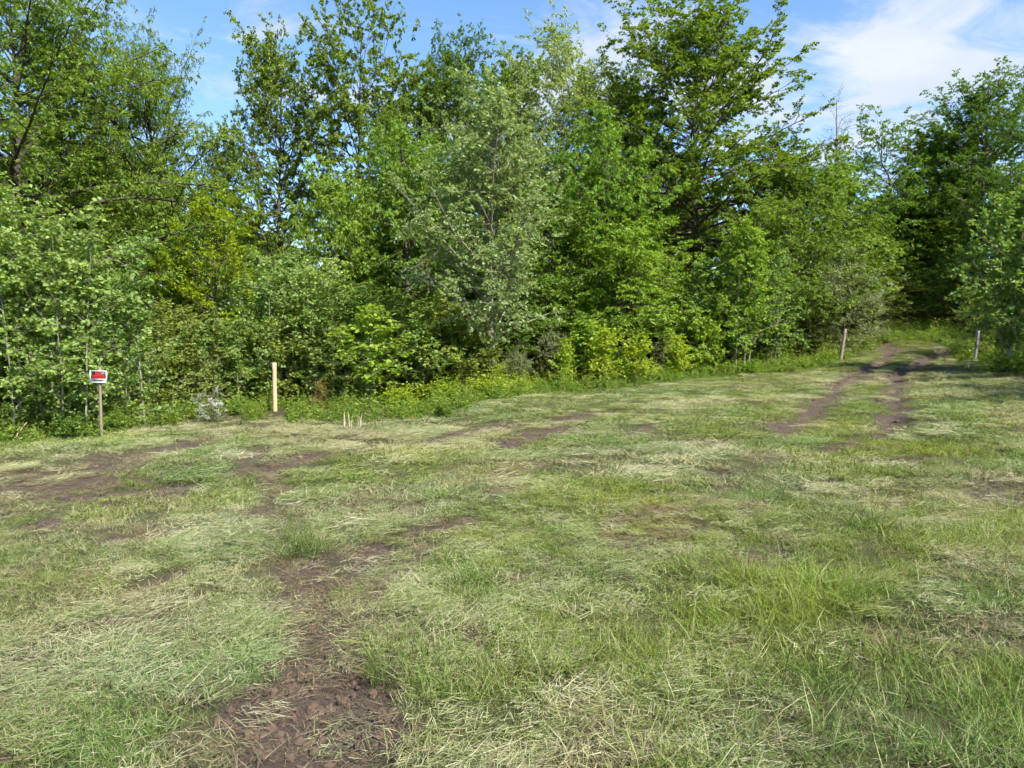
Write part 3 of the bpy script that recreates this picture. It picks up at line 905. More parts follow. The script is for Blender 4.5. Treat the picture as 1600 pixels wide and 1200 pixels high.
SHRUBS = [
    # proto, name, u, d, vtop, label, cat, rot, wide, leaf
    ('sycamore', 'sapling', 70, 15.1, 285, 'tall pale-stemmed sapling clump at the left edge beside the sign', 'sapling', .2, 1.0, None),
    ('sycamore', 'sapling', -55, 15.5, 300, 'large-leaved sapling clump cut by the left picture edge', 'sapling', 1.7, 1.1, None),
    ('sycamore2', 'sapling', 150, 16.5, 372, 'sapling clump just behind the sign, lower than the left edge clump', 'sapling', 3.1, 1.0, None),
    ('sycamore2', 'sapling', 10, 16.5, 420, 'bushy sapling low at the left edge behind the fallen sticks', 'sapling', 4.4, 1.1, None),
    ('thicket', 'bush', 235, 19.5, 505, 'dark bush at the back of the grassy gap right of the sign', 'bush', .5, .8, None),
    ('sycamore2', 'sapling', 285, 20, 470, 'dense sapling thicket behind the white-flowering shrub', 'sapling', .9, 1.25, 'thicket'),
    ('sycamore2', 'sapling', 355, 20.6, 500, 'low sapling thicket left of the pale wooden post', 'sapling', 2.2, 1.2, None),
    ('sycamore2', 'sapling', 432, 21.6, 392, 'pale-stemmed sapling clump directly behind the pale wooden post', 'sapling', 5.5, .95, None),
    ('sycamore2', 'sapling', 487, 21.8, 405, 'sapling clump right of the pale wooden post', 'sapling', 3.6, .95, None),
    ('sycamore2', 'sapling', 395, 22.5, 440, 'sapling clump set back left of the pale wooden post', 'sapling', 1.2, .9, None),
    ('single', 'sapling', 580, 18.8, 476, 'single-stemmed sapling with big bright leaves behind the cut stalks', 'sapling', .6, 1.1, None),
    ('single', 'sapling', 655, 20, 500, 'bright sapling right of the single-stemmed one, partly behind lime brambles', 'sapling', 2.6, 1.1, 'sapling'),
    ('sycamore2', 'sapling', 545, 21, 500, 'shaded sapling between the post clump and the single-stemmed sapling', 'sapling', 4.9, 1.2, 'thicket'),
    ('thicket', 'bush', 500, 18.6, 590, 'low reddish-brown bush left of the cut stalks', 'bush', .4, .6, 'russet'),
    ('thicket', 'bush', 690, 20.9, 478, 'dense dark green bush left of the pale poplar foot', 'bush', 1.4, 1.0, None),
    ('thicket', 'bush', 748, 20.4, 505, 'dense bush in front of the pale poplar foot', 'bush', 3.4, 1.1, None),
    ('thicket', 'bush', 630, 22.5, 520, 'bush in the shade behind the big-leaved saplings', 'bush', 5.1, 1.2, None),
    ('olive', 'olive_shrub', 870, 23.6, 500, 'grey-green silvery shrub behind the lime saplings', 'shrub', .3, .75, None),
    ('olive', 'olive_shrub', 805, 21.3, 535, 'low silvery shrub left of the lime saplings', 'shrub', 2.3, .9, None),
    ('olive', 'olive_shrub', 1035, 25, 520, 'dark silvery shrub behind the rightmost lime sapling', 'shrub', 4.3, .8, None),
    ('thicket', 'bush', 935, 25, 480, 'leafy bush between the silvery shrub and the low box elder', 'bush', 2.7, 1.0, 'elder'),
    ('thicket', 'bush', 1075, 25.5, 480, 'leafy bush left of the cottonwood saplings', 'bush', .1, .9, 'elder'),
    ('limesap', 'sapling', 882, 21.6, 533, 'thin upright lime-green sapling, leftmost of the lime row', 'sapling', .5, .75, None),
    ('limesap', 'sapling', 945, 22.2, 512, 'tall lime-green sapling, second of the lime row', 'sapling', 1.5, 1.0, None),
    ('limesap', 'sapling', 998, 22.2, 520, 'bushy yellow-green sapling in the middle of the lime row', 'sapling', 2.5, 1.1, None),
    ('limesap', 'sapling', 1060, 23.4, 522, 'lime-green sapling at the right end of the lime row', 'sapling', 3.5, 1.0, None),
    ('cottonwood', 'sapling', 1160, 25, 345, 'tall cottonwood sapling with pale stem left of the leaning post', 'sapling', .3, .95, 'bright'),
    ('cottonwood', 'sapling', 1212, 26, 390, 'cottonwood sapling close to the right of the tallest one', 'sapling', 2.1, 1.0, None),
    ('cottonwood', 'sapling', 1105, 26, 400, 'cottonwood sapling close to the left of the tallest one', 'sapling', 4.1, 1.0, None),
    ('olive', 'olive_shrub', 1325, 27.5, 378, 'big round grey-green shrub behind the leaning wooden post', 'shrub', 1.0, .85, None),
    ('olive', 'olive_shrub', 1268, 27.5, 430, 'grey-green shrub between the cottonwoods and the leaning post', 'shrub', 3.0, .7, 'thicket'),
    ('olive', 'olive_shrub', 1360, 29.5, 440, 'grey-green shrub nearest the left rut of the track', 'shrub', 5.0, .8, None),
    ('cottonwood', 'sapling', 1590, 21, 288, 'large-leaved sapling at the right edge beside the grey metal post', 'sapling', 1.2, .95, None),
    ('cottonwood', 'sapling', 1660, 20, 330, 'sapling cut by the right edge of the picture', 'sapling', 3.2, .95, None),
    ('olive', 'olive_shrub', 1535, 24.5, 425, 'spreading shrub directly behind the grey metal post', 'shrub', 2.0, .8, 'thicket'),
    ('thicket', 'bush', 1600, 23, 480, 'low bush at the right edge behind the grey metal post', 'bush', 2.0, 1.0, None),
    ('thicket', 'bush', 1488, 36, 490, 'dark bush at the outer bend of the track', 'bush', 4.0, 1.1, None),
    ('thicket', 'bush', 1430, 39, 480, 'dark bush closing the end of the track', 'bush', 1.0, 1.4, None),
    ('bramble', 'bramble', 625, 18.6, 597, 'lime-green bramble mound right of the cut stalks', 'bramble', 0, 1.1, None),
    ('bramble', 'bramble', 690, 19.1, 588, 'lime-green bramble mound, second from the cut stalks', 'bramble', 1, 1.2, None),
    ('bramble', 'bramble', 755, 19.8, 576, 'tall lime-green bramble mound below the dense bush', 'bramble', 2, 1.2, None),
    ('bramble', 'bramble', 812, 20.7, 580, 'small lime-green bramble mound next to the lime saplings', 'bramble', 3, .8, None),
    ('bramble', 'bramble', 590, 18.7, 618, 'lime and green bramble mound beside the single-stemmed sapling', 'bramble', 1.6, 1.1, 'bright'),
    ('bramble', 'bramble', 845, 21.9, 585, 'lime bramble growing up between the leftmost lime saplings', 'bramble', 2.9, 1.0, None),
    ('bramble', 'bramble', 915, 22.6, 580, 'green bramble at the foot of the second lime sapling', 'bramble', .7, 1.2, 'bright'),
    ('bramble', 'bramble', 1030, 23.2, 575, 'green bramble between the right lime saplings', 'bramble', 5.7, 1.2, 'bright'),
    ('bramble', 'bramble', 1095, 24.0, 566, 'green bramble right of the last lime sapling', 'bramble', 3.7, 1.2, 'weed'),
    ('bramble', 'bramble', 1215, 25.2, 558, 'green bramble below the right cottonwood sapling', 'bramble', 1.9, 1.3, 'weed'),
    ('limesap', 'sapling', 770, 21.2, 560, 'small lime sapling rising from the tall bramble mound', 'sapling', 4.5, 1.2, None),
    ('limesap', 'sapling', 1100, 24.6, 490, 'yellowish sapling left of the cottonwood saplings', 'sapling', 5.5, 1.0, 'bright'),
    ('limesap', 'sapling', 915, 23.2, 500, 'green sapling tucked behind the lime row', 'sapling', .9, 1.4, 'bright'),
    ('bramble', 'bramble', 1165, 24.4, 560, 'green bramble at the foot of the tallest cottonwood sapling', 'bramble', .4, 1.3, 'bright'),
    ('bramble', 'bramble', 1572, 20.3, 545, 'green bramble below the sapling at the right edge', 'bramble', 2.4, 1.2, 'weed'),
    ('bramble', 'bramble', 1612, 19.6, 548, 'green bramble cut by the right picture edge', 'bramble', 4.4, 1.2, 'weed'),
    ('bramble', 'bramble', 655, 17.9, 630, 'low green bramble at the grass edge below the lime mounds', 'bramble', 4, 1.0, 'weed'),
    ('bramble', 'bramble', 725, 18.6, 622, 'low mid green bramble at the grass edge, right of the other one', 'bramble', 5, 1.0, 'bright'),
    ('bramble', 'bramble', 415, 18.7, 625, 'low green weeds around the foot of the pale wooden post', 'weeds', 1.2, .8, 'thicket'),
    ('bramble', 'bramble', 378, 18.2, 628, 'green weeds between the white-flowering shrub and the pale post', 'weeds', 3.2, 1.0, 'weed'),
    ('bramble', 'bramble', 175, 15.3, 640, 'green weeds right of the foot of the sign post', 'weeds', 2.2, .9, 'weed'),
    ('bramble', 'bramble', 110, 14.7, 640, 'green weeds between the left clump and the sign post', 'weeds', .2, .9, 'weed'),
    ('bramble', 'bramble', 20, 14.6, 630, 'green weeds at the left edge over the fallen sticks', 'weeds', 4.2, 1.1, 'thicket'),
]
for pr, nm, u, d, vt, lab, cat, rot, wide, leaf in SHRUBS:
    place(P[pr], nm, u, d, vt, label=lab, cat=cat, rot=rot, wide=wide, leaf=leaf)

# more growth in the shade behind the front shrubs
for i in range(28):
    u = -200 + i * 70 + rf.uniform(-20, 20)
    if 1350 < u < 1510:
        continue
    d = float(np.interp(u, EDGE_U, EDGE_D)) + rf.uniform(5.5, 10)
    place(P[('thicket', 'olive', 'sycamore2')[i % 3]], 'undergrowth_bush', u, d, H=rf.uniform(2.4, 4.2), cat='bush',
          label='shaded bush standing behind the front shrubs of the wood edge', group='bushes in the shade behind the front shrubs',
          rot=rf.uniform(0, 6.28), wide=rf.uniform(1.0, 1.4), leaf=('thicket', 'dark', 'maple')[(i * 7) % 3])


# the white-flowering shrub
def flowering():
    e = place(P['rose'], 'flowering_shrub', 328, 16.4, 606, label='white-flowering shrub at the grass edge left of the pale wooden post', cat='shrub', wide=.75)
    rng = np.random.default_rng(3)
    crown = P['rose'][1]
    co = np.zeros(len(crown.vertices) * 3, np.float32)
    crown.vertices.foreach_get('co', co)
    co = co.reshape(-1, 3)
    c = co.mean(0)
    out = np.linalg.norm((co - c) * [1, 1, .8], axis=1)
    pick = co[(out > np.percentile(out, 62)) & (co[:, 2] > .2)]
    pick = pick[rng.choice(len(pick), 620, replace=False)]
    V, Fq = [], []
    for i, p in enumerate(pick):
        n = nrm(p - c + rng.normal(0, .3, 3))
        a = nrm(np.cross(n, rng.normal(0, 1, 3)))
        b = np.cross(n, a)
        r = rng.uniform(.016, .030)
        ring = [p + n * .01] + [p + n * .02 + r * (math.cos(t) * a + math.sin(t) * b) * (1 if k % 2 else .55) for k, t in enumerate(np.linspace(0, 2 * math.pi, 11)[:-1])]
        V += ring
        o = i * 11
        Fq += [(o, o + 1 + k, o + 1 + (k + 1) % 10) for k in range(10)]
    me = mesh_np('blossom', np.array(V), [np.array(Fq)], [plain_mat('white_petal', (.52, .53, .53), .7, var=.08)])
    b = obj('blossoms', me, e)
    tag(b, kind='stuff')


flowering()

# ------------------------------------------------------------------ posts, sign, small things
def cyl(p0, p1, r0, r1, sides, me_name, mat, rings=9, wob=0.0, seed=0, cap=True):
    rng = np.random.default_rng(seed)
    V, Q = VL(), []
    p0, p1 = np.array(p0, float), np.array(p1, float)
    T = np.linspace(0, 1, rings)
    pts = p0 + (p1 - p0) * T[:, None]
    pts[1:-1] += rng.normal(0, wob, (rings - 2, 3)) * [1, 1, 0]
    rad = (r0 + (r1 - r0) * T) * (1 + rng.normal(0, .02, rings))
    if cap:       # chamfered, closed ends
        d = (p1 - p0) / np.linalg.norm(p1 - p0)
        pts = np.concatenate([[p0 - d * .002], pts, [p1 + d * r1 * .12], [p1 + d * r1 * .14]])
        rad = np.concatenate([[.001], rad, [r1 * .82], [.001]])
    tube(pts, rad, sides, V, Q)
    return mesh_np(me_name, np.concatenate(V), [np.concatenate(Q)], [mat], smooth=False)


def empty(name, loc, label, cat):
    e = bpy.data.objects.new(name, None)
    e.empty_display_size = .2
    COL.objects.link(e)
    e.location = loc
    tag(e, label, cat)
    return e


def boxm(name, x0, x1, y0, y1, z0, z1, mat):
    v = np.array([(x, y, z) for z in (z0, z1) for y in (y0, y1) for x in (x0, x1)], float)
    f = np.array([(0, 2, 3, 1), (4, 5, 7, 6), (0, 1, 5, 4), (2, 6, 7, 3), (0, 4, 6, 2), (1, 3, 7, 5)])
    return mesh_np(name, v, [f], [mat])


m_tan = plain_mat('peeled_post_wood', (.47, .37, .21), .75, nscale=14, var=.22, stretch=(1, 1, .08))
m_oldw = plain_mat('weathered_post_wood', (.23, .185, .125), .85, nscale=16, var=.35, stretch=(1, 1, .08))
m_gal = plain_mat('galvanised_steel', (.21, .22, .225), .6, .3, nscale=18, var=.15)
m_white = plain_mat('white_plastic', (.72, .72, .70), .5, var=.06)
m_wire = plain_mat('white_coated_wire', (.62, .62, .57), .5, var=.1)
m_black = plain_mat('sign_black', (.018, .018, .018), .45, var=.1)
m_red = plain_mat('sign_red', (.55, .022, .025), .45, var=.1)
m_stalk = plain_mat('dry_stalk', (.50, .42, .27), .85, nscale=30, var=.3, stretch=(1, 1, .1))
m_stick = plain_mat('pale_dead_stick', (.42, .35, .23), .85, nscale=30, var=.3)

# pale wooden post
d = 18.0
b = at(430, 652, d)
zb = float(gz(b.x, d))
t = at(430, 567, d)
hp = t.z - zb
e = empty('wooden_post', (b.x, d, zb), 'pale peeled round wooden post at the grass edge left of centre', 'post')
obj('shaft', cyl((0, 0, -.3), (0, 0, hp), .056, .052, 20, 'post_shaft', m_tan, wob=.001), e)

# leaning wooden post by the track
d = 26.0
b = at(1313, 572, d)
t = at(1321, 514, d)
zb = float(gz(b.x, d))
e = empty('wooden_post', (b.x, d, zb), 'weathered leaning wooden post left of the muddy track', 'post')
obj('shaft', cyl((-.03, 0, -.25), (t.x - b.x, 0, t.z - zb), .062, .056, 14, 'leaning_shaft', m_oldw, wob=.004, seed=2), e)

# grey metal post right of the track, with a stay
d = 23.0
b = at(1522, 578, d)
t = at(1529, 513, d)
zb = float(gz(b.x, d))
e = empty('metal_post', (b.x, d, zb), 'grey galvanised round metal post right of the muddy track', 'post')
obj('shaft', cyl((-.02, 0, -.25), (t.x - b.x, 0, t.z - zb - .02), .048, .048, 20, 'metal_shaft', m_gal), e)
obj('cap', cyl((t.x - b.x, 0, t.z - zb - .03), (t.x - b.x + .003, 0, t.z - zb), .054, .050, 20, 'metal_cap', m_gal, rings=3), e)

# wire frame in the grass in front of it
d = 22.3
a0 = at(1510, 578, d)
zb = float(gz(a0.x, d))
w = (1528 - 1510) / F * d
V, Q = VL(), []
for pts in ([(0, 0, -.05), (0, 0, .17), (w, 0, .175), (w, 0, -.05)], [(0, 0, .085), (w, 0, .09)], [(.08, .02, -.05), (.09, .02, .165)]):
    pts = np.array(pts, float)
    tube(pts, np.full(len(pts), .009), 6, V, Q)
me = mesh_np('wire_frame', np.concatenate(V), [np.concatenate(Q)], [m_wire])
o = obj('wire_frame', me)
o.location = (a0.x, d, zb + .09)
tag(o, 'small white wire frame standing in the grass before the grey metal post', 'wire frame')

# the sign on its post
d = 14.3
c = at(154.5, 588.5, d)
zb = float(gz(c.x, d))
e = empty('sign_post', (c.x, d, zb), 'weathered grey stake carrying the red and black sign at left', 'post')
zt = at(154, 574, d).z - zb
V0 = cyl((-.004, .035, -.3), (0, .035, zt), .028, .026, 8, 'stake', m_oldw)
obj('stake', V0, e)
sw, sh = 25.5 / F * d / 2, 18.5 / F * d / 2
s = empty('warning_sign', (c.x, d - .012, c.z), 'small black warning sign with red lettering and white border on the stake', 'sign')
s.rotation_euler = (0, R_(1.2), R_(4))
obj('backing', boxm('sign_backing', -sw, sw, 0, .004, -sh, sh, m_white), s)
obj('black_panel', boxm('sign_panel', -sw * .86, sw * .86, -.003, -.0005, -sh * .30, sh * .84, m_black), s)
for x0, x1, z0, z1 in ((-.05, sw, sh - .012, sh), ):
    pass
for nm, bb in (('border', (-sw - .004, sw + .004, -.008, -.0005, sh - .010, sh + .004)), ('border', (-sw - .004, sw + .004, -.008, -.0005, -sh - .004, -sh + .010)),
               ('border', (-sw - .004, -sw + .010, -.0085, -.001, -sh - .003, sh + .003)), ('border', (sw - .010, sw + .004, -.0085, -.001, -sh - .003, sh + .003))):
    obj(nm, boxm('sign_border', *bb, m_white), s)


def text_mesh(txt, size, mat, width=None):
    cu = bpy.data.curves.new('lettering', 'FONT')
    cu.body = txt
    cu.size = size
    cu.align_x = 'CENTER'
    cu.align_y = 'CENTER'
    cu.extrude = .0008
    cu.offset = size * .02
    ob = bpy.data.objects.new('lettering', cu)
    dg = bpy.context.evaluated_depsgraph_get()
    COL.objects.link(ob)
    dg.update()
    me = bpy.data.meshes.new_from_object(ob.evaluated_get(dg))
    bpy.data.objects.remove(ob)
    me.materials.clear()
    me.materials.append(mat)
    return me


for txt, size, z, mat, wd in (('NO', .115, .45, m_red, .7), ('TRESPASSING', .075, -.02, m_red, 1.5), ('PRIVATE PROPERTY', .028, -.66, m_black, 1.3)):
    me = text_mesh(txt, size, mat)
    o = obj('lettering', me, s)
    xs = [v.co.x for v in me.vertices]
    k = sw * wd / max(.001, (max(xs) - min(xs)))
    o.scale = (k, 1.0 if txt == 'NO' else 1.25, 1)
    o.rotation_euler = (R_(90), 0, 0)
    o.location = (0, -.0045, sh * z)

# cut pale stalks at the grass edge
d0 = ground_at(548, 669)[1]
for i, (u, vt, lean, lab) in enumerate(((538, 643, -.06, 'pale cut dry stalk, leftmost of the three at the grass edge'),
                                        (548, 644, -.03, 'pale cut dry stalk, middle of the three at the grass edge'),
                                        (562, 645, .05, 'frayed dry stalk, rightmost of the three at the grass edge'))):
    t = at(u, vt, d0 + .05 * i)
    zb = float(gz(t.x, d0))
    h = t.z - zb
    V, Q = VL(), []
    for k in range(3):
        rr = np.random.default_rng(i * 10 + k)
        hh = h * (1, .82, .65)[k]
        x = rr.normal(0, .018)
        tube(np.array([(x, k * .02, -.05), (x + lean * .5 * hh + rr.normal(0, .012), k * .02, hh * .5), (x + lean * hh + rr.normal(0, .03), k * .02, hh)]),
             np.array([.012, .009, .004]) * (1 if k == 0 else .6), 5, V, Q)
    o = obj('dry_stalk', mesh_np('dry_stalk', np.concatenate(V), [np.concatenate(Q)], [m_stalk]))
    o.location = (t.x, d0 + .05 * i, zb)
    tag(o, lab, 'stalk', 'cut dry stalks')

# fallen sticks at left
for (u0, v0, u1, v1, lab) in ((20, 688, 42, 660, 'upper of two pale fallen sticks at the left edge'), (22, 692, 52, 671, 'lower of two pale fallen sticks at the left edge')):
    d = 14.0
    a_, b_ = at(u0, v0, d), at(u1, v1, d + .5)
    o = obj('fallen_stick', cyl((0, 0, 0), (b_.x - a_.x, .5, b_.z - a_.z), .013, .008, 6, 'stick', m_stick, wob=.008, seed=u0))
    o.location = a_
    tag(o, lab, 'stick', 'fallen sticks at the left edge')

# ------------------------------------------------------------------ grass, hay and low growth (scattered stuff)
def blades(seed, n, rad, h, w, lie=0.0, dirspread=math.pi, bend=.5, segs=3, hvar=.45, name='tuft', mat='grass', lift=.03):
    """a tuft of curved tapering blades; lie = 1 lays them flat along +x"""
    rng = np.random.default_rng(seed)
    r = rad * np.sqrt(rng.uniform(0, 1, n))
    a = rng.uniform(0, 6.28, n)
    base = np.stack([r * np.cos(a), r * np.sin(a), np.zeros(n)], 1)
    L = h * (1 - hvar + 2 * hvar * rng.uniform(0, 1, n) ** 1.3)
    az = rng.uniform(-dirspread, dirspread, n)
    el = np.where(rng.uniform(0, 1, n) < lie, rng.normal(.08, .10, n), rng.normal(1.15, .28, n))
    hd = np.stack([np.cos(az), np.sin(az), np.zeros(n)], 1)
    d = hd * np.cos(el)[:, None] + UP * np.sin(el)[:, None]
    if lie > .5:
        base[:, 2] += rng.uniform(0, lift, n)
    wv = nrm(np.cross(d, UP) + rng.normal(0, .35, (n, 3)))
    wd = w * rng.uniform(.6, 1.3, n)
    p = base.copy()
    bn = bend * rng.uniform(.3, 1.5, n) * (np.cos(el) * .3 + .6 * (el > .5))
    rows, along = [], []
    for k in range(segs + 1):
        t = k / segs
        ww = wd * (1 - t ** 1.6) * .5
        if k < segs:
            rows += [p - wv * ww[:, None], p + wv * ww[:, None]]
        else:
            rows += [p]
        d = nrm(d + hd * (bn / segs)[:, None] - UP * (bn * .9 / segs)[:, None] + rng.normal(0, .07, (n, 3)))
        p = p + d * (L / segs)[:, None]
        p[:, 2] = np.maximum(p[:, 2], .004)
    nv = 2 * segs + 1
    v = np.stack(rows, 1).reshape(-1, 3)
    al = np.tile(np.array([k / segs for k in range(segs) for _ in (0, 1)] + [1.0]), n)
    b = np.arange(n)[:, None] * nv
    q = np.concatenate([b + np.array([[2 * k, 2 * k + 1, 2 * k + 3, 2 * k + 2]]) for k in range(segs - 1)]) if segs > 1 else np.zeros((0, 4), int)
    tri = b + np.array([[2 * segs - 2, 2 * segs - 1, 2 * segs]])
    tone = np.repeat(rng.uniform(0, 1, n), nv)
    if lie > .5:
        al = np.ones_like(al)
    return mesh_np(name, v, [q, tri] if len(q) else [tri], [MAT[mat]], {'tone': tone, 'along': al})


def herb(seed, nst, h, lL, lW, name, mat, rad=.1):
    """leafy weed: some stems with kite-shaped leaves"""
    rng = np.random.default_rng(seed)
    V, Fc, tn = [], [], []
    o = 0
    for s in range(nst):
        p0 = np.array([rng.normal(0, rad), rng.normal(0, rad), 0])
        ln = np.array([rng.normal(0, .2), rng.normal(0, .2), 1])
        hh = h * rng.uniform(.5, 1.1)
        for k in range(int(6 + 7 * hh / h)):
            t = rng.uniform(.1, 1)
            p = p0 + ln * hh * t
            az = rng.uniform(0, 6.28)
            ax = nrm(np.array([math.cos(az), math.sin(az), rng.normal(.05, .3)]))
            nn = nrm(UP + rng.normal(0, .35, 3))
            wv = nrm(np.cross(nn, ax))
            sc = rng.uniform(.5, 1.2) * (1.15 - .5 * t)
            V += [p, p + ax * lL * .45 * sc + wv * lW * .5 * sc + nn * .01, p + ax * lL * sc - UP * .01, p + ax * lL * .45 * sc - wv * lW * .5 * sc + nn * .01]
            Fc += [(o, o + 1, o + 2), (o, o + 2, o + 3)]
            tn += [rng.uniform(0, 1)] * 4
            o += 4
        w = .004
        V += [p0 + [w, 0, -.02], p0 - [w, 0, .02], p0 + ln * hh]
        Fc += [(o, o + 1, o + 2)]
        tn += [.3] * 3
        o += 3
    return mesh_np(name, np.array(V), [np.array(Fc)], [MAT[mat]], {'tone': np.array(tn)})


def scatter(name, protos, xyz, rot, scl, var, dry, label, cat):
    """one 'stuff' object: instances of the given tuft meshes on points, through geometry nodes"""
    pc = bpy.data.collections.new(name + '_sources')
    for i, m in enumerate(protos):
        pc.objects.link(bpy.data.objects.new('%s_source_%02d' % (name, i), m))
    me = bpy.data.meshes.new(name)
    n = len(xyz)
    me.vertices.add(n)
    me.vertices.foreach_set('co', np.asarray(xyz, np.float32).ravel())
    for k, ty, key, a in (('rot', 'FLOAT_VECTOR', 'vector', rot), ('scl', 'FLOAT_VECTOR', 'vector', scl), ('var', 'INT', 'value', var), ('dry', 'FLOAT', 'value', dry),
                        ('hue', 'FLOAT', 'value', np.clip(1.6 * fbm(np.asarray(xyz)[:, 0] * .8, np.asarray(xyz)[:, 1] * .8, 77, 3) - .3 + RNG.normal(0, .12, n), 0, 1))):
        at_ = me.attributes.new(k, ty, 'POINT')
        at_.data.foreach_set(key, np.asarray(a, np.int32 if ty == 'INT' else np.float32).ravel())
    o = obj(name, me)
    tag(o, label, cat, kind='stuff')
    g = bpy.data.node_groups.new(name, 'GeometryNodeTree')
    g.interface.new_socket('Geometry', in_out='INPUT', socket_type='NodeSocketGeometry')
    g.interface.new_socket('Geometry', in_out='OUTPUT', socket_type='NodeSocketGeometry')
    gi, go = g.nodes.new('NodeGroupInput'), g.nodes.new('NodeGroupOutput')
    ip = g.nodes.new('GeometryNodeInstanceOnPoints')
    ci = g.nodes.new('GeometryNodeCollectionInfo')
    ci.inputs['Collection'].default_value = pc
    ci.inputs['Separate Children'].default_value = True
    ci.inputs['Reset Children'].default_value = True
    ip.inputs['Pick Instance'].default_value = True

    def na(nm, dt):
        q = g.nodes.new('GeometryNodeInputNamedAttribute')
        q.data_type = dt
        q.inputs['Name'].default_value = nm
        return q.outputs[0]
    L = g.links
    m2p = g.nodes.new('GeometryNodeMeshToPoints')
    L.new(gi.outputs[0], m2p.inputs[0])
    L.new(m2p.outputs[0], ip.inputs['Points'])
    L.new(ci.outputs[0], ip.inputs['Instance'])
    L.new(na('var', 'INT'), ip.inputs['Instance Index'])
    er = g.nodes.new('FunctionNodeEulerToRotation')
    L.new(na('rot', 'FLOAT_VECTOR'), er.inputs[0])
    L.new(er.outputs[0], ip.inputs['Rotation'])
    L.new(na('scl', 'FLOAT_VECTOR'), ip.inputs['Scale'])
    L.new(ip.outputs[0], go.inputs[0])
    md = o.modifiers.new('scatter', 'NODES')
    md.node_group = g
    return o


def wedge(rng, n, y0, y1, k=.86, pad=1.2):
    """n points spread evenly over the wedge of ground in front of the camera between distances y0 and y1"""
    y = np.sqrt(rng.uniform(y0 * y0, y1 * y1, n))
    x = rng.uniform(-1, 1, n) * (k * y + pad)
    return x, y


def zones(*z):
    xs, ys = [], []
    for n, y0, y1 in z:
        x, y = wedge(RNG, n, y0, y1)
        xs.append(x)
        ys.append(y)
    return np.concatenate(xs), np.concatenate(ys)


def rot_of(rz, tilt=.12):
    n = len(rz)
    return np.stack([RNG.normal(0, tilt, n), RNG.normal(0, tilt, n), rz], 1)


def lay_dir(x, y):
    """direction in which the mown hay lies"""
    return .5 + 3.4 * (fbm(x * .35, y * .35, 61, 3) - .5) * 2 + RNG.normal(0, .6, np.shape(x))


def greenness(x, y):
    return fbm(x * .45 + 7, y * .45, 71, 4)


# --- upright grass of the mown field (small tufts near, wider ones farther off)
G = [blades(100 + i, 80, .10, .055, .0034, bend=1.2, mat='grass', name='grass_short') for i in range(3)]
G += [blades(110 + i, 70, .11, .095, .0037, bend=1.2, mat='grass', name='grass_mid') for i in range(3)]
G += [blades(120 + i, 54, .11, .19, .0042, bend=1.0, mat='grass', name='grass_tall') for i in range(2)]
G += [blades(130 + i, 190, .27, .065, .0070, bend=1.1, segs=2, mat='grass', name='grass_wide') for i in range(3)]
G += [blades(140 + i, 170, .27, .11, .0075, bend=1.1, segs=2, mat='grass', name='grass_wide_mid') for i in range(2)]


def field_points(dens):
    xs, ys = [], []
    for n, y0, y1 in dens:
        area = .86 * (y1 * y1 - y0 * y0) + 2.4 * (y1 - y0)
        x, y = wedge(RNG, int(n * area), y0, y1)
        xs.append(x)
        ys.append(y)
    return np.concatenate(xs), np.concatenate(ys)


def thin(m):
    return 1 - sstep(.22, .72, m)


def mud_near(x, y):
    """bareness, taken over the reach of the wider tufts used farther off"""
    m, _ = mud_at(x, y)
    r = .09 * sstep(7, 9, y)
    for dx, dy in ((1, 0), (-1, 0), (0, 1), (0, -1)):
        m = np.maximum(m, mud_at(x + dx * r, y + dy * r)[0] * .96)
    return m


x, y = field_points([(200, 1.9, 4.5), (140, 4.5, 8), (34, 8, 14), (24, 14, 22), (18, 22, 36)])
m = mud_near(x, y)
g = greenness(x, y)
keep = (y < edge_d(x, y) + .6) & (RNG.uniform(0, 1, len(x)) < thin(m)) & (RNG.uniform(0, 1, len(x)) < .50 + 1.0 * sstep(.38, .58, g))
x, y, m, g = x[keep], y[keep], m[keep], g[keep]
tallz = sstep(.54, .68, fbm(x * .6 + 3, y * .6 + 11, 81, 3) + .28 * sstep(-.2, 1.6, x) * sstep(6.0, 3.4, y) - .08 * sstep(0, -1.5, x))
rnd = RNG.uniform(0, 1, len(x))
near = y < 8 + RNG.normal(0, .6, len(x))
var = np.where(rnd < tallz * .5, 6 + RNG.integers(0, 2, len(x)), np.where(rnd < .30 + tallz * .6, 3 + RNG.integers(0, 3, len(x)), RNG.integers(0, 3, len(x))))
var = np.where(near, var, np.where(rnd < .25 + .6 * tallz, 11 + RNG.integers(0, 2, len(x)), 8 + RNG.integers(0, 3, len(x))))
s = RNG.uniform(.6, 1.1, len(x))
dry = np.clip(.30 - 1.7 * (g - .5) + RNG.normal(0, .13, len(x)) + .35 * m - .18 * (var == 6) - .18 * (var == 7) - .12 * sstep(0, 1.6, x) * sstep(7, 3.4, y), 0, 1)
dry = np.where((var == 6) | (var == 7), np.minimum(dry, .22), dry)
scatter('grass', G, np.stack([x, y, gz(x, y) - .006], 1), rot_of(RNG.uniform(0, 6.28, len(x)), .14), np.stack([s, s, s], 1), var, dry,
        'short mown green grass covering the field', 'grass')

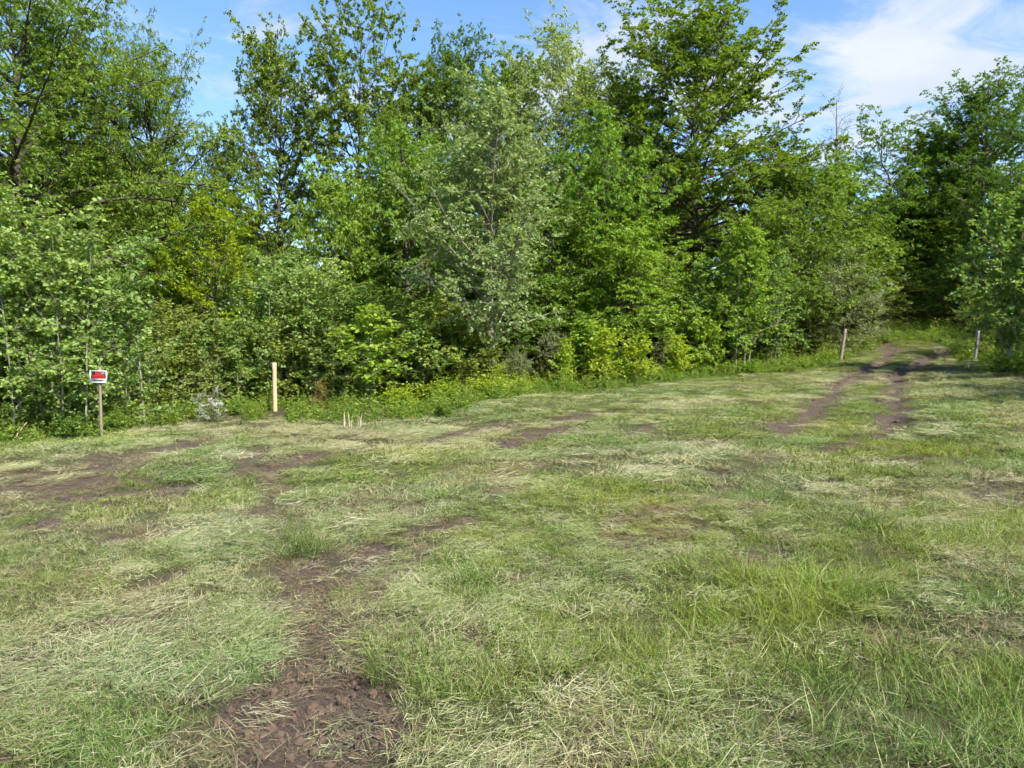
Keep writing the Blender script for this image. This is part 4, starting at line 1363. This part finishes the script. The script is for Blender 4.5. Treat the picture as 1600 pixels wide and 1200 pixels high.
# --- cut hay lying on it
Hy = [blades(200 + i, 90, .14, .115, .0031, lie=1.1, dirspread=1.0, bend=.35, mat='hay', name='hay_lay', lift=.025, hvar=.7) for i in range(4)]
Hy += [blades(210 + i, 80, .14, .09, .0032, lie=1.1, dirspread=3.1, bend=.5, mat='hay', name='hay_mess', lift=.03, hvar=.7) for i in range(2)]
Hy += [blades(220 + i, 150, .30, .15, .0065, lie=1.1, dirspread=1.2, bend=.3, segs=2, mat='hay', name='hay_wide', lift=.03, hvar=.7) for i in range(3)]
x, y = field_points([(66, 1.9, 4.5), (46, 4.5, 8), (15, 8, 14), (12, 14, 22), (9, 22, 34)])
m = mud_near(x, y)
g = greenness(x, y)
hz = fbm(x * .8 + 31, y * .8, 91, 4)
keep = (y < edge_d(x, y) + .2) & (RNG.uniform(0, 1, len(x)) < thin(m) + .06) & (RNG.uniform(0, 1, len(x)) < (.12 + 1.3 * sstep(.42, .62, hz)) * (1 - .8 * sstep(0, 1.6, x) * sstep(6, 3.4, y)))
x, y, m, g = x[keep], y[keep], m[keep], g[keep]
rz = lay_dir(x, y)
s = RNG.uniform(.65, 1.2, len(x))
dry = np.clip(.40 - 1.0 * (g - .5) + RNG.normal(0, .22, len(x)) + .25 * m, 0, 1)
near = y < 8 + RNG.normal(0, .6, len(x))
var = np.where(near, np.where(RNG.uniform(0, 1, len(x)) < .45, RNG.integers(0, 4, len(x)), RNG.integers(4, 6, len(x))), RNG.integers(6, 9, len(x)))
scatter('hay', Hy, np.stack([x, y, gz(x, y) + RNG.uniform(.0, .035, len(x))], 1), rot_of(rz, .07), np.stack([s, s, s], 1), var, dry,
        'pale cut hay lying in swathes over the field', 'hay')

# --- brown dead thatch, mostly on and around the bare earth
Th = [blades(300 + i, 60, .15, .09, .0032, lie=1.1, dirspread=3.14, bend=.4, mat='thatch', name='thatch', lift=.02) for i in range(3)]
x, y = field_points([(110, 1.9, 5), (70, 5, 10), (30, 10, 18), (10, 18, 34)])
m, _ = mud_at(x, y)
keep = (y < edge_d(x, y) + .8) & (RNG.uniform(0, 1, len(x)) < .16 + 1.9 * m * (1.06 - m))
x, y, m = x[keep], y[keep], m[keep]
s = RNG.uniform(.6, 1.2, len(x))
scatter('thatch', Th, np.stack([x, y, gz(x, y) + RNG.uniform(0, .012, len(x))], 1), rot_of(RNG.uniform(0, 6.28, len(x)), .12), np.stack([s, s, s], 1),
        RNG.integers(0, 3, len(x)), RNG.uniform(0, 1, len(x)), 'brown dead thatch strewn on the bare earth of the field', 'dead grass')


# --- clods of earth
def clod(seed):
    rng = np.random.default_rng(seed)
    import bmesh
    bm = bmesh.new()
    bmesh.ops.create_icosphere(bm, subdivisions=2, radius=1)
    for v in bm.verts:
        v.co *= 1 + rng.normal(0, .16)
        v.co.z *= .85
    me = bpy.data.meshes.new('clod')
    bm.to_mesh(me)
    bm.free()
    me.materials.append(MAT['clod'])
    return me


MAT['clod'] = plain_mat('earth_clod', (.095, .066, .048), .95, nscale=3, var=.35, spec=.15)
Cl = [clod(i) for i in range(4)]
x, y = zones((34000, 1.9, 5), (24000, 5, 12), (9000, 12, 34))
m, _ = mud_at(x, y)
keep = (y < edge_d(x, y)) & (RNG.uniform(0, 1, len(x)) < sstep(.45, 1., m) * .8)
x, y = x[keep], y[keep]
s = .004 + .024 * RNG.uniform(0, 1, len(x)) ** 4.5 * (1 + .8 * sstep(8, 20, y))
scatter('earth_clods', Cl, np.stack([x, y, gz(x, y) + s * .1], 1), rot_of(RNG.uniform(0, 6.28, len(x)), .5), np.stack([s, s, s], 1),
        RNG.integers(0, 4, len(x)), np.zeros(len(x)), 'small brown clods of earth in the ruts', 'earth')

# --- tall fresh grass along the edge of the field
Vg = [blades(400 + i, 46, .16, .42, .0085, bend=.7, mat='verge', name='verge_grass') for i in range(3)]
x, y = zones((42000, 10, 42))
off = y - edge_d(x, y)
u = 800 + F * x / y
keep = (off > -.3) & (off < 2.4 + 2.0 * sstep(1250, 1400, u)) & (RNG.uniform(0, 1, len(x)) < np.interp(u, [0, 200, 600, 760, 1600], [.2, .2, .35, 1, 1]))
m, _ = mud_at(x, y)
keep &= m < .5
keep &= ~((np.abs(u - 328) < 42) & (y < 17.0)) & ~((np.abs(u - 430) < 16) & (y < 18.1))
x, y, u = x[keep], y[keep], u[keep]
off = y - edge_d(x, y)
s = RNG.uniform(.4, 1.0, len(x)) * (.5 + .5 * sstep(-.2, .9, off)) * np.interp(u, [0, 560, 800, 900], [.6, .5, .6, 1])
scatter('verge_grass', Vg, np.stack([x, y, gz(x, y) - .01], 1), rot_of(RNG.uniform(0, 6.28, len(x)), .1), np.stack([s, s, s], 1),
        RNG.integers(0, 3, len(x)), np.clip(RNG.normal(.12, .1, len(x)), 0, 1), 'taller fresh grass along the foot of the bushes', 'grass')

# --- weeds and seedlings on the floor of the wood edge
Hb = [herb(500 + i, 5, .40, .10, .06, 'weed', 'weed') for i in range(3)] + [herb(510 + i, 7, .7, .11, .06, 'weed_tall', 'thicket', .16) for i in range(2)]
x, y = zones((24000, 10, 45))
off = y - edge_d(x, y)
keep = (off > .05) & (off < 9) & (RNG.uniform(0, 1, len(x)) < .95 - .09 * off)
m, _ = mud_at(x, y)
keep &= m < .5
u = 800 + F * x / y
keep &= ~((np.abs(u - 328) < 42) & (y < 17.0)) & ~((np.abs(u - 430) < 16) & (y < 18.1))
x, y = x[keep], y[keep]
s = RNG.uniform(.5, 1.15, len(x))
scatter('undergrowth', Hb, np.stack([x, y, gz(x, y) - .01], 1), rot_of(RNG.uniform(0, 6.28, len(x)), .1), np.stack([s, s, s], 1),
        RNG.integers(0, 5, len(x)), np.zeros(len(x)), 'leafy weeds and seedlings under the bushes', 'weeds')

# --- single grass clumps that stand out of the field
CLUMPS = [(472, 858, .36, 260, 'big dark green grass clump in the left middle of the field', .17), (1352, 826, .20, 120, 'small upright grass clump right of centre in the field', .10),
          (1466, 797, .17, 120, 'brownish grass clump near the right side of the field', .11), (620, 1045, .22, 130, 'fresh green grass clump right of the muddy rut in the foreground', .11),
          (1262, 1075, .22, 120, 'dark grass clump around a hollow in the right foreground', .13)]
for i, (u, v, h, n, lab, rad) in enumerate(CLUMPS):
    px_, py_ = ground_at(u, v)
    o = obj('grass_clump', blades(600 + i, int(n * 1.7), rad * 1.6, h, .0048, bend=.95, mat='clump', name='grass_clump', segs=4, hvar=.6))
    o.location = (px_, py_, float(gz(px_, py_)) - .01)
    tag(o, lab, 'grass clump', 'grass clumps in the field')
